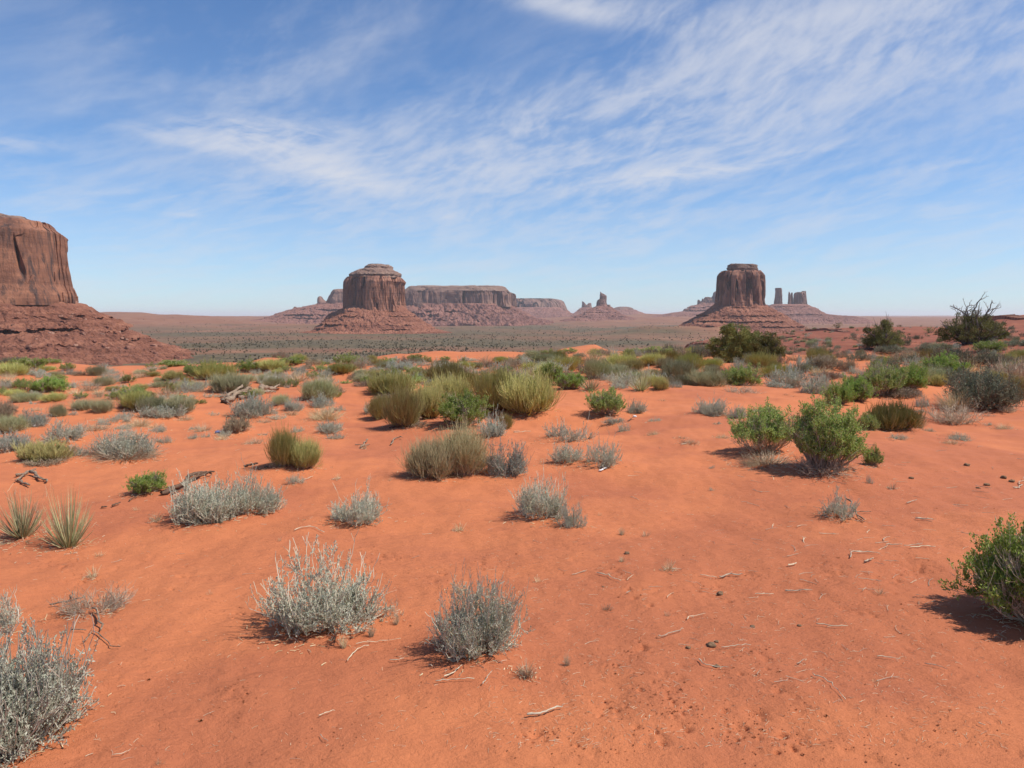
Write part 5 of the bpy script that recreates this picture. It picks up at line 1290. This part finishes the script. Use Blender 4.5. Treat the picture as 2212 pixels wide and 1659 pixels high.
STK = [([(1287, 1240), (1315, 1248), (1344, 1261)], 3.2), ([(1449, 1232), (1474, 1234)], 2.4), ([(1509, 1245), (1551, 1252)], 2.6), ([(1551, 1253), (1575, 1246), (1607, 1245)], 4.6), ([(1692, 1281), (1759, 1279)], 3.6), ([(1627, 1287), (1675, 1288)], 2.4),
       ([(1484, 1342), (1490, 1336), (1531, 1329)], 2.8), ([(1422, 1382), (1440, 1376), (1483, 1360)], 3.6), ([(1551, 1403), (1590, 1399), (1626, 1398)], 2.8), ([(1509, 1424), (1523, 1440), (1550, 1446), (1581, 1447)], 3.4), ([(1134, 1550), (1175, 1546), (1221, 1528)], 7.0),
       ([(1746, 1458), (1775, 1468), (1805, 1490), (1825, 1522)], 3.4), ([(1890, 1421), (1915, 1424), (1949, 1430)], 3.0), ([(1993, 1436), (2020, 1442), (2050, 1452)], 2.6), ([(1907, 1179), (1952, 1180)], 3.2), ([(1963, 1187), (1990, 1183), (2025, 1185)], 3.0),
       ([(1757, 1352), (1800, 1357), (1839, 1358)], 3.0), ([(629, 1150), (650, 1143), (676, 1140), (708, 1156)], 3.2), ([(747, 1435), (755, 1424), (774, 1406), (803, 1397)], 3.4), ([(761, 1395), (820, 1390), (875, 1384)], 2.2), ([(956, 1469), (980, 1458), (1003, 1440)], 4.0),
       ([(932, 1477), (980, 1472), (1030, 1471)], 3.4), ([(837, 1430), (860, 1431), (875, 1426)], 3.0), ([(685, 1552), (705, 1545), (727, 1539)], 3.0), ([(689, 1590), (709, 1610)], 2.6), ([(239, 1637), (265, 1634), (286, 1624)], 2.8), ([(1957, 1090), (1982, 1083)], 3.0),
       ([(1973, 1122), (2019, 1127)], 4.0), ([(640, 1047), (680, 1030)], 2.2), ([(1108, 934), (1124, 934)], 2.6), ([(1106, 936), (1150, 934)], 2.4), ([(1470, 963), (1486, 960)], 2.4), ([(1040, 1486), (1052, 1468), (1066, 1452)], 3.4), ([(2180, 1057), (2205, 1054), (2208, 1030)], 3.2),
       ([(1838, 1212), (1842, 1196), (1880, 1196), (1910, 1200)], 3.4), ([(1866, 1218), (1886, 1210)], 5.0), ([(1702, 1226), (1722, 1220)], 4.4), ([(1720, 1440), (1738, 1428)], 3.0), ([(2112, 1566), (2130, 1574)], 2.6), ([(1352, 1285), (1362, 1281)], 3.0)]
LST = ['forked grey', 'short pale', 'thin straight pale', 'thick bleached', 'straight white', 'thin level', 'hooked pale', 'slightly bent pale', 'long thin', 'curved bow-shaped', 'thickest bleached',
       'long arched thin', 'spindle-like grey', 'thin sloping grey', 'dark level', 'wavy brown', 'knotted level', 'arched white', 'bent forked', 'long wispy', 'stout sloping', 'long level', 'short bent', 'curled brown', 'short steep', 'curved pale', 'short tilted',
       'thick straight grey', 'thin pale', 'tiny pale', 'thin level pale', 'tiny bent', 'stout bent', 'hooked white', 'curled dark', 'short thick', 'short thick pale', 'forked pale', 'tiny V-shaped', 'stubby pale']
WST = ['in the sand right of the right nearest sagebrush', 'on the littered sand in the middle', 'touching the thick bleached stick from the left', 'on the littered sand, ends dark', 'on the sand right of the littered middle', 'just left of the straight white stick', 'near the tiny green-grey seedling',
       'left of the round dung clods', 'sticking out right of the largest dung clod', 'below the dung clods', 'low in the middle near the bottom edge', 'in the lower right on clean sand', 'left of the shadow front, lower right', 'in the lower right, right of the spindle-like one',
       'above the curled dark stick at the right', 'at the right, beside the dark level one', 'left of the shadow of the right-edge green shrub', 'on clean sand above the left nearest sagebrush', 'below the left nearest sagebrush', 'between the two nearest sagebrushes', 'in front of the right nearest sagebrush',
       'in front of the right nearest sagebrush, lowest one', 'between the nearest sagebrushes, in front', 'on clean sand in the lower left half', 'below the curled brown stick', 'near the bottom left', 'above the thick straight grey stick, right', 'right of the dry straw-grey sagebrush',
       'behind the small silver tuft', 'right of the blue-grey sagebrush', 'behind the open sparse pair on the left', 'on the open sand right of the sparse bushes', 'at the front foot of the right nearest sagebrush', 'standing at the right edge', 'below the dark level stick on the right', 'beside the curled dark stick',
       'between the littered middle and the curled dark stick', 'above the long arched stick', 'in the bottom right', 'on sand beside the right nearest sagebrush']
for i, ((pts, th), a_, b2) in enumerate(zip(STK, LST, WST)):
    wood('stick', a_ + ' stick ' + b2, 'stick', [(pts, th * .78, 0, 1)], 'bleached', 50 + i, 'sticks on the sand')
# loose twigs: a few shapes, copied
tw = []
for i in range(6):
    R = rs(400 + i); mb = MB(); t = np.linspace(-.5, .5, 6); p = np.stack([t, .10 * R.normal() * (t * 2) ** 2 + .02 * R.normal(size=6), .015 * np.abs(R.normal(size=6))], -1)[None]
    tubes(mb, p, [.017], 5, 0, .5)
    if i % 2: b1 = branch(R, p, 2, .4, .3, .5, 0, 3, 0); b1[..., 2] = np.abs(b1[..., 2]) * .3; tubes(mb, b1, .014 * np.ones(len(b1)), 4, 0, .5)
    tw.append(mb.mesh('twig', [M['bleached' if i < 4 else 'twig']]))
R = random.Random(9)
def twigs(n, xr, yr, lr, label, group):
    for _ in range(n):
        X = R.uniform(*xr); Y = R.uniform(*yr); gx, gy = ground_at(X, Y); L_ = R.uniform(*lr) * R.uniform(.6, 1)
        o = link('twig', R.choice(tw), None, (gx, gy, gz(gx, gy) + .004), 0, (L_, L_, L_)); o.rotation_euler = (R.uniform(-.15, .15), R.uniform(-.12, .12), R.gauss(0, .9)); tag(o, label, 'twig', group)
twigs(60, (1150, 2212), (950, 1300), (.05, .16), 'thin dry twig on the littered sand in the right half', 'loose twigs in the right half')
twigs(110, (1600, 2212), (950, 1260), (.05, .19), 'thin dry twig on the littered sand in the right half', 'loose twigs in the right half')
twigs(55, (1200, 2000), (1230, 1480), (.04, .11), 'thin dry twig on the sand around the dung clods', 'loose twigs around the dung clods')
twigs(60, (200, 1250), (930, 1300), (.04, .11), 'thin dry twig on the sand of the left half', 'loose twigs in the left half')
twigs(30, (100, 2150), (1480, 1650), (.02, .06), 'tiny dry twig close to the bottom edge', 'tiny twigs near the bottom edge')
# dung clods
dg = []
for i in range(3):
    th = np.linspace(0, np.pi, 12)[:, None]; ph = np.linspace(0, 2 * np.pi, 17)[:-1][None, :]
    x, y, z = np.sin(th) * np.cos(ph), np.sin(th) * np.sin(ph), np.cos(th) + 0 * ph
    n = 1 + .35 * fbm3(x * 1.6, y * 1.6, z * 1.6, 500 + i, 3); v = np.stack([x * n * .5, y * n * .42, z * n * .3 + .15], -1).reshape(-1, 3)
    dg.append(MB().add(v, gridq(12, 16, True)).mesh('dung_clod', [M['dung']], True))
for i, (X, Y, w_, lb) in enumerate([(1536, 1396, 26, 'largest brown dung clod, on the sand at the end of a long thin stick'), (1548, 1387, 13, 'small dung clod behind the largest one'), (1487, 1400, 15, 'flat dung clod left of the largest one'), (1548, 1440, 18, 'dung clod inside the curved bow-shaped stick'),
                                    (1626, 1354, 13, 'dung clod alone right above the largest one'), (1555, 1284, 20, 'crumbled dung clod in a hollow below the thick bleached stick'), (1355, 1196, 16, 'round dung clod beside a green grass tuft'), (1303, 1268, 8, 'tiny dung clod right of the right nearest sagebrush'),
                                    (2168, 1033, 16, 'dark dung clod near the right edge, upper one'), (2185, 1041, 14, 'dark dung clod near the right edge, right one'), (2131, 1049, 14, 'dark dung clod near the right edge, lower one'), (2089, 1006, 14, 'dark dung clod higher up in the right-edge group'), (2113, 1055, 10, 'smallest dark dung clod of the right-edge group'),
                                    (1727, 1352, 12, 'small dung clod between the long thin stick and the knotted one'), (575, 1010, 12, 'dark clod beside the end of the dead root'), (562, 1014, 10, 'small dark clod at the end of the dead root'), (1968, 1034, 12, 'dark crumb of dung on the right-hand sand, middle one')]):
    gx, gy = ground_at(X, Y); d = math.hypot(gx, gy); s_ = .78 * w_ * d / F
    o = link('dung_clod', dg[i % 3], None, (gx, gy, gz(gx, gy) - .003), i * 1.3, (s_, s_, s_)); tag(o, lb, 'dung', 'dung clods on the sand')
# bits of litter
def lump(name, label, cat, X, Y, w_, mat):
    gx, gy = ground_at(X, Y); d = math.hypot(gx, gy); s_ = w_ * d / F
    v = np.array(dg[1].vertices[0].co); o = link(name, dg[1].copy(), None, (gx, gy, gz(gx, gy)), .4, (s_, s_ * .6, s_)); o.data.name = name; o.data.materials[0] = M[mat]; tag(o, label, cat)
# litter
lump('litter_scrap', 'crumpled blue scrap of litter left below the tangled brown-green bush', 'litter', 471, 936, 12, 'litter')
lump('litter_scrap', 'white scrap of litter beside the dense blue-silver sagebrush', 'litter', 76, 922, 8, 'white')
kn = dg[1].copy(); kn.name = 'knob'; kn.materials[0] = M['white']; kx_, ky_ = ground_at(1371, 906); ks = 8 * math.hypot(kx_, ky_) / F
link('knob', kn, WTS, Vector((kx_, ky_, gz(kx_, ky_) + ks * .6)) - WTS.location, 0, (ks, ks, ks))

# rock ledges and stones on the red hill, boulders on the slope of the big mesa
bl = []
for i in range(4):
    th = np.linspace(0, np.pi, 9)[:, None]; ph = np.linspace(0, 2 * np.pi, 13)[:-1][None, :]
    x, y, z = np.sin(th) * np.cos(ph), np.sin(th) * np.sin(ph), np.cos(th) + 0 * ph
    n = 1 + .5 * fbm3(x, y, z, 600 + i, 3); x, y, z = np.clip(x * n, -.75, .8), np.clip(y * n, -.7, .8), np.clip(z * n, -.6, .62)
    bl.append(MB().add(np.stack([x * .6, y * .5, z * .45], -1).reshape(-1, 3), gridq(9, 12, True)).mesh('boulder', [M['boulder']]))
def ledge(name, label, pts, th, seed):
    R2 = rs(seed); g = [ground_at(*p) for p in pts]; n = 60; t = np.linspace(0, len(g) - 1, n)
    x = np.interp(t, range(len(g)), [a[0] for a in g]); y = np.interp(t, range(len(g)), [a[1] for a in g]); zt = height(x, y)
    d = math.hypot(x[0], y[0]); T = th * d / F; nn = pn2(t * 6, t * 0, seed); n2 = pn2(t * 17, t * 0 + 3, seed)
    w0 = T * (1.0 + .8 * nn + .4 * n2); taper = np.sin(np.linspace(0, np.pi, n)) ** .35
    hgt = T * taper * (1 + .3 * n2)
    rows = [np.stack([x, y + T * 6, zt - T], -1), np.stack([x, y + T * 5, zt + hgt * .75], -1), np.stack([x, y - w0 * 1.4, zt + hgt], -1), np.stack([x, y - w0 * 1.5, zt + hgt * .62], -1), np.stack([x, y - w0 * .5, zt + hgt * .5], -1), np.stack([x, y - w0 * .4, zt - T], -1)]
    v = np.stack(rows, 0); b0 = v[0, 0].copy(); o = link(name, MB().add((v - b0).reshape(-1, 3), gridq(6, n)).mesh(name, [M['hillrock']]), None, tuple(b0)); tag(o, label, 'rock ledge')
m, t, b = new_mat('hill rock'); tc = t.node('ShaderNodeNewGeometry')
t.put(b.inputs['Base Color'], t.cramp(t.noise(tc.outputs['Position'], 1.5, 6, .7), [(.35, (.17, .07, .045)), (.5, (.33, .15, .10)), (.65, (.46, .26, .18))])); M['hillrock'] = m
ledge('rock_ledge', 'long overhanging red rock ledge near the rim of the red hill, left', [(1748, 715), (1775, 714), (1800, 715), (1835, 718)], 4.5, 1)
ledge('rock_ledge', 'red rock ledge under the skyline at the right edge, behind the half-dead juniper', [(2130, 690), (2165, 689), (2225, 690)], 6, 2)
ledge('rock_ledge', 'small dark ledge on the hill above the touching junipers', [(1490, 748), (1512, 745), (1530, 744)], 3.5, 3)
ledge('rock_ledge', 'small ledge on the rim of the red hill behind the smaller touching juniper', [(1655, 735), (1690, 730), (1722, 727)], 2.6, 4)
R = random.Random(31)
for i in range(40):
    X, Y = R.uniform(1440, 2210), R.uniform(712, 765); gx, gy = ground_at(X, Y); d = math.hypot(gx, gy)
    if d > 200: continue
    s_ = R.uniform(.12, .5); o = link('stone', bl[i % 4], None, (gx, gy, gz(gx, gy)), R.uniform(0, 6), (s_, s_, s_ * .6)); tag(o, 'small red stone on the slope of the red hill', 'stone', 'stones on the red hill')
g3 = LOFTED['mesa']; nr, nc = g3.shape[:2]
Rn = rs(88)
for i in range(230):
    a, c = int((Rn.rand() ** .8) * (nr - 60)) + 5, Rn.randint(int(nc * .30), int(nc * .76))
    p = g3[a, c]
    if p[2] < VZ + 1: continue
    s_ = float(np.exp(Rn.normal(1.35, .45))); o = link('boulder', bl[i % 4], None, (p[0], p[1] - s_ * .1, p[2] + s_ * .05), Rn.rand() * 6, (s_, s_, s_ * .8)); tag(o, 'tumbled boulder on the rubble slope of the big left mesa', 'boulder', 'boulders on the slope of the big left mesa')

# ------------------------------------------------------------------ shrubs and trees down on the flats
def speck(seed):
    R = rs(seed); mb = MB(); P_ = unit(R.normal(size=(110, 3))) * R.uniform(.25, 1, (110, 1)) * np.array([.5, .5, .38]) + np.array([0, 0, .36]); D_ = unit(R.normal(size=(110, 3)))
    blades(mb, P_, D_, .34, .24, R); return mb
sp = [speck(i).mesh('desert_shrub', [M['scrub']]) for i in range(3)]
R = random.Random(12); cnt = 0; stuffpts = []
while cnt < 300 or len(stuffpts) < 4500:
    X = R.uniform(200, 1800); Y = 688 + 100 * R.random() ** .75
    a, b_ = ray(X, Y)
    if b_ >= -0.002: continue
    dd = VZ / b_
    if dd < 780 or dd > 7500: continue
    if X > 1400 and Y > 735: continue
    x, y = a * dd, dd
    if pn2(x / 260, y / 260, 90) < R.uniform(-.6, .25): continue
    if cnt < 300 and dd < 2400 and R.random() < .5:
        s_ = R.uniform(1.2, 2.6) if R.random() < .85 else R.uniform(2.6, 5.0)
        o = link('desert_shrub', sp[cnt % 3], None, (x, y, gz(x, y) - .2), R.uniform(0, 6), (s_, s_, s_ * .8)); tag(o, 'dark far-off shrub dotted on the valley flats', 'shrub', 'shrubs dotted over the valley flats'); cnt += 1
    else: stuffpts.append((x, y))
stuffpts = np.array(stuffpts)[:4500]; zz = height(stuffpts[:, 0], stuffpts[:, 1]); Rn = rs(4)
sc_ = Rn.uniform(1.0, 3.2, len(stuffpts)) * (1 + .00012 * stuffpts[:, 1])
base = unit(rs(2).normal(size=(24, 3))) * rs(3).uniform(.3, 1, (24, 1)) * np.array([.5, .5, .35]) + np.array([0, 0, .35])
pp = (base[None] * sc_[:, None, None] + np.stack([stuffpts[:, 0], stuffpts[:, 1], zz], -1)[:, None]).reshape(-1, 3)
mb = MB(); blades(mb, pp, unit(Rn.normal(size=pp.shape)), np.repeat(sc_, 24) * .34, np.repeat(sc_, 24) * .34, Rn)
tag(link('valley_scrub', mb.mesh('valley_scrub', [M['scrub']])), 'scattered tiny far-off scrub across the valley flats', 'scrub', None, 'stuff')

# ------------------------------------------------------------------ ground sheet
half = math.atan(1180 / F)
azs = np.concatenate([np.linspace(-math.pi, -half, 70)[:-1], np.linspace(-half, half, 1080), np.linspace(half, math.pi, 70)[1:]])
rows_y = np.concatenate([np.linspace(1720, 762, 620)])
r_near = EYE * F / (-(rows_y - HOR)) ; r_near = 1.62 * F / (rows_y - HOR)
r_in = np.linspace(0.02, r_near[0], 14)[:-1]
r_far = np.exp(np.linspace(math.log(r_near[-1]), math.log(900), 150))[1:]
r_val = np.exp(np.linspace(math.log(900), math.log(12000), 190))[1:]
r_out = np.exp(np.linspace(math.log(12000), math.log(60000), 50))[1:]
rr = np.concatenate([r_in, r_near, r_far, r_val, r_out])
A, Rr = np.meshgrid(azs, rr); gx = Rr * np.sin(A); gy = Rr * np.cos(A)
gzv = height(gx, gy)
u = CX + F * np.tan(np.clip(A, -1.05, 1.05)); 
near_a = 1 - sst(3.5, 16, Rr)
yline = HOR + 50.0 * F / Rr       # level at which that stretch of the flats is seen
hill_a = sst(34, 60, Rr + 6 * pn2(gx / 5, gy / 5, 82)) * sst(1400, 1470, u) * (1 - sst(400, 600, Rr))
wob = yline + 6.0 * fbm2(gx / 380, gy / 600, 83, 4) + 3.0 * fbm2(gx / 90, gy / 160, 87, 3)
def band(c, w_, k=1.0): return k * np.exp(-((wob - c) / w_) ** 2)  # dark bands: scrub plus cloud shadow painted into the colour of the flats
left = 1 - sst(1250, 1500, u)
veg_cloudshade = 0.40 + band(772, 11, 1.3) * (1 - sst(880, 1080, u)) + band(741, 7, 1.15) * (1 - sst(1350, 1600, u)) + band(764, 10, .95) * sst(1000, 1150, u) * left + band(722, 6, .45) + band(708, 4, .75) * sst(950, 1150, u) + band(752, 3, .2) \
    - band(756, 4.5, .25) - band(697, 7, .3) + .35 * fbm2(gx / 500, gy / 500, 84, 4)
veg_cloudshade = veg_cloudshade * (1 - sst(1420, 1560, u) * .65)
veg_cloudshade = np.where(Rr > 9000, .25 + .2 * pn2(gx / 4000, gy / 1500, 85), veg_cloudshade)
veg_cloudshade = veg_cloudshade - np.clip((gzv - VZ - 9) / 16, 0, .6)
val_a = sst(260, 520, Rr) 
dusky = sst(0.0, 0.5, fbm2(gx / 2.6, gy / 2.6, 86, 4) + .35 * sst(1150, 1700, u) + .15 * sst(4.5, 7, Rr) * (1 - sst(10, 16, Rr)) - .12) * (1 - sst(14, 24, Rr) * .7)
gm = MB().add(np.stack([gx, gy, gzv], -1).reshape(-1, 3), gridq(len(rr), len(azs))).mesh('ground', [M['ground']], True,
     dict(near=near_a.ravel(), hill=hill_a.ravel(), veg_cloudshade=veg_cloudshade.ravel(), valley=val_a.ravel(), dusky=dusky.ravel()))
tag(link('ground', gm), None, None, None, 'structure')

# ------------------------------------------------------------------ air between here and the far mesas
lo = float(gzv.min()) - 1.0
hz = MB(); Rx = 26000
v = [(-Rx, -3000, lo), (Rx, -3000, lo), (Rx, 60500, lo), (-Rx, 60500, lo), (-Rx, -3000, 230), (Rx, -3000, 230), (Rx, 60500, 230), (-Rx, 60500, 230)]
hz.add(v, [(0, 3, 2, 1), (4, 5, 6, 7), (0, 1, 5, 4), (1, 2, 6, 5), (2, 3, 7, 6), (3, 0, 4, 7)])
hm = bpy.data.materials.new('haze'); hm.use_nodes = True; ht = NT(hm.node_tree); ht.n.clear()
pv = ht.node('ShaderNodeVolumePrincipled'); pv.inputs['Color'].default_value = (.86, .92, 1, 1); pv.inputs['Density'].default_value = 2.9e-5; pv.inputs['Anisotropy'].default_value = 0.1
ho = ht.node('ShaderNodeOutputMaterial'); ht.l.new(pv.outputs[0], ho.inputs['Volume'])
try: hm.volume_intersection_method = 'FAST'
except Exception: pass
tag(link('haze', hz.mesh('haze', [hm])), None, None, None, 'stuff')
scene.cycles.volume_bounces = 1

# ------------------------------------------------------------------ straw flecks and sand crumbs nobody could count
R = rs(321); n = 5200
Yp = 1659 - 640 * R.rand(n) ** 1.15; Xp = np.where(R.rand(n) < .7, R.uniform(1050, 2212, n), R.uniform(0, 2212, n))
e_ = 1.62 * F / (Yp - HOR); ax_ = (Xp - CX) / F; fx_, fy_ = ax_ * e_, e_
dn = np.array([(a_, b2, c_) for (a_, b2, c_, _) in DENTS]); pick = R.randint(0, len(dn), 2200)
fx_[:2200] = dn[pick, 0] + R.normal(size=2200) * (dn[pick, 2] * 1.3 + .04); fy_[:2200] = dn[pick, 1] + R.normal(size=2200) * (dn[pick, 2] * 1.3 + .04)
fz_ = height(fx_, fy_)
d_ = np.stack([R.normal(size=n), R.normal(size=n), .1 * R.normal(size=n)], -1); L_ = R.uniform(.006, .035, n); P0 = np.stack([fx_, fy_, fz_ + .002], -1)
pth = P0[:, None] + unit(d_)[:, None] * L_[:, None, None] * np.array([0, .5, 1])[None, :, None]; pth[:, 1, 2] += .002
mb = MB(); tubes(mb, pth[2200:], .0007 * np.ones(n - 2200), 3, 0, .6)
tag(link('straw_flecks', mb.mesh('straw_flecks', [M['bleached']])), 'tiny straw flecks strewn over the red sand', 'plant litter', None, 'stuff')
mb = MB(); o6 = np.array([[-1, 0, 0], [0, -1, 0], [1, 0, 0], [0, 1, 0], [0, 0, .8], [0, 0, -.3]]); s6 = R.uniform(.001, .0042, 2200) * (1 + 1.2 * (R.rand(2200) < .06))
v = P0[:2200, None] + o6[None] * (s6[:, None, None] * R.uniform(.6, 1.3, (2200, 6, 1)))
q6 = np.array([[0, 1, 4, 3], [1, 2, 3, 4], [0, 3, 5, 1], [1, 5, 3, 2]]); mb.add(v.reshape(-1, 3), ((np.arange(2200) * 6)[:, None, None] + q6[None]).reshape(-1, 4))
tag(link('sand_crumbs', mb.mesh('sand_crumbs', [M['ground_crumb']])), 'small crumbs of crusted red sand round the footprints', 'sand crumbs', None, 'stuff')
R = rs(654); P0 = []; L_ = []
for (x_, y_, r_) in PLACED:
    d = math.hypot(x_, y_)
    if d > 14 or r_ < .05: continue
    m_ = int(min(260, 520 * r_)); a_ = R.rand(m_) * 6.283; q_ = r_ * (.35 + 1.0 * np.abs(R.normal(size=m_)) * .55)
    P0.append(np.stack([x_ + q_ * np.cos(a_) - .15 * r_, y_ + q_ * np.sin(a_)], -1)); L_.append(R.uniform(.008, .05, m_) * min(1.6, .5 + r_ * 2))
P0 = np.concatenate(P0); L_ = np.concatenate(L_); n = len(P0); P0 = np.column_stack([P0, height(P0[:, 0], P0[:, 1]) + .003])
d_ = unit(np.stack([R.normal(size=n), R.normal(size=n), .12 * np.abs(R.normal(size=n))], -1)); s3 = R.normal(size=(n, 3)) * L_[:, None] * .12; s3[:, 2] = np.abs(s3[:, 2])
pth = P0[:, None] + d_[:, None] * L_[:, None, None] * np.array([0, .5, 1])[None, :, None]; pth[:, 1] += s3
mb = MB(); R_ = R.rand(n) < .5; tubes(mb, pth[R_], .0014 * R.uniform(.6, 1.8, R_.sum()), 3, 0, .6); tubes(mb, pth[~R_], .0014 * R.uniform(.6, 1.8, (~R_).sum()), 3, 1, .6)
tag(link('plant_litter', mb.mesh('plant_litter', [M['twig'], M['straw']])), 'fine broken twigs and leaf litter lying round the feet of the bushes', 'plant litter', None, 'stuff')
bad = [(o.name, o['label']) for o in bpy.data.objects if o.get('label') and not 4 <= len(o['label'].replace('-', ' ').split()) <= 16]
print('LABELS', len(bad), bad[:60])
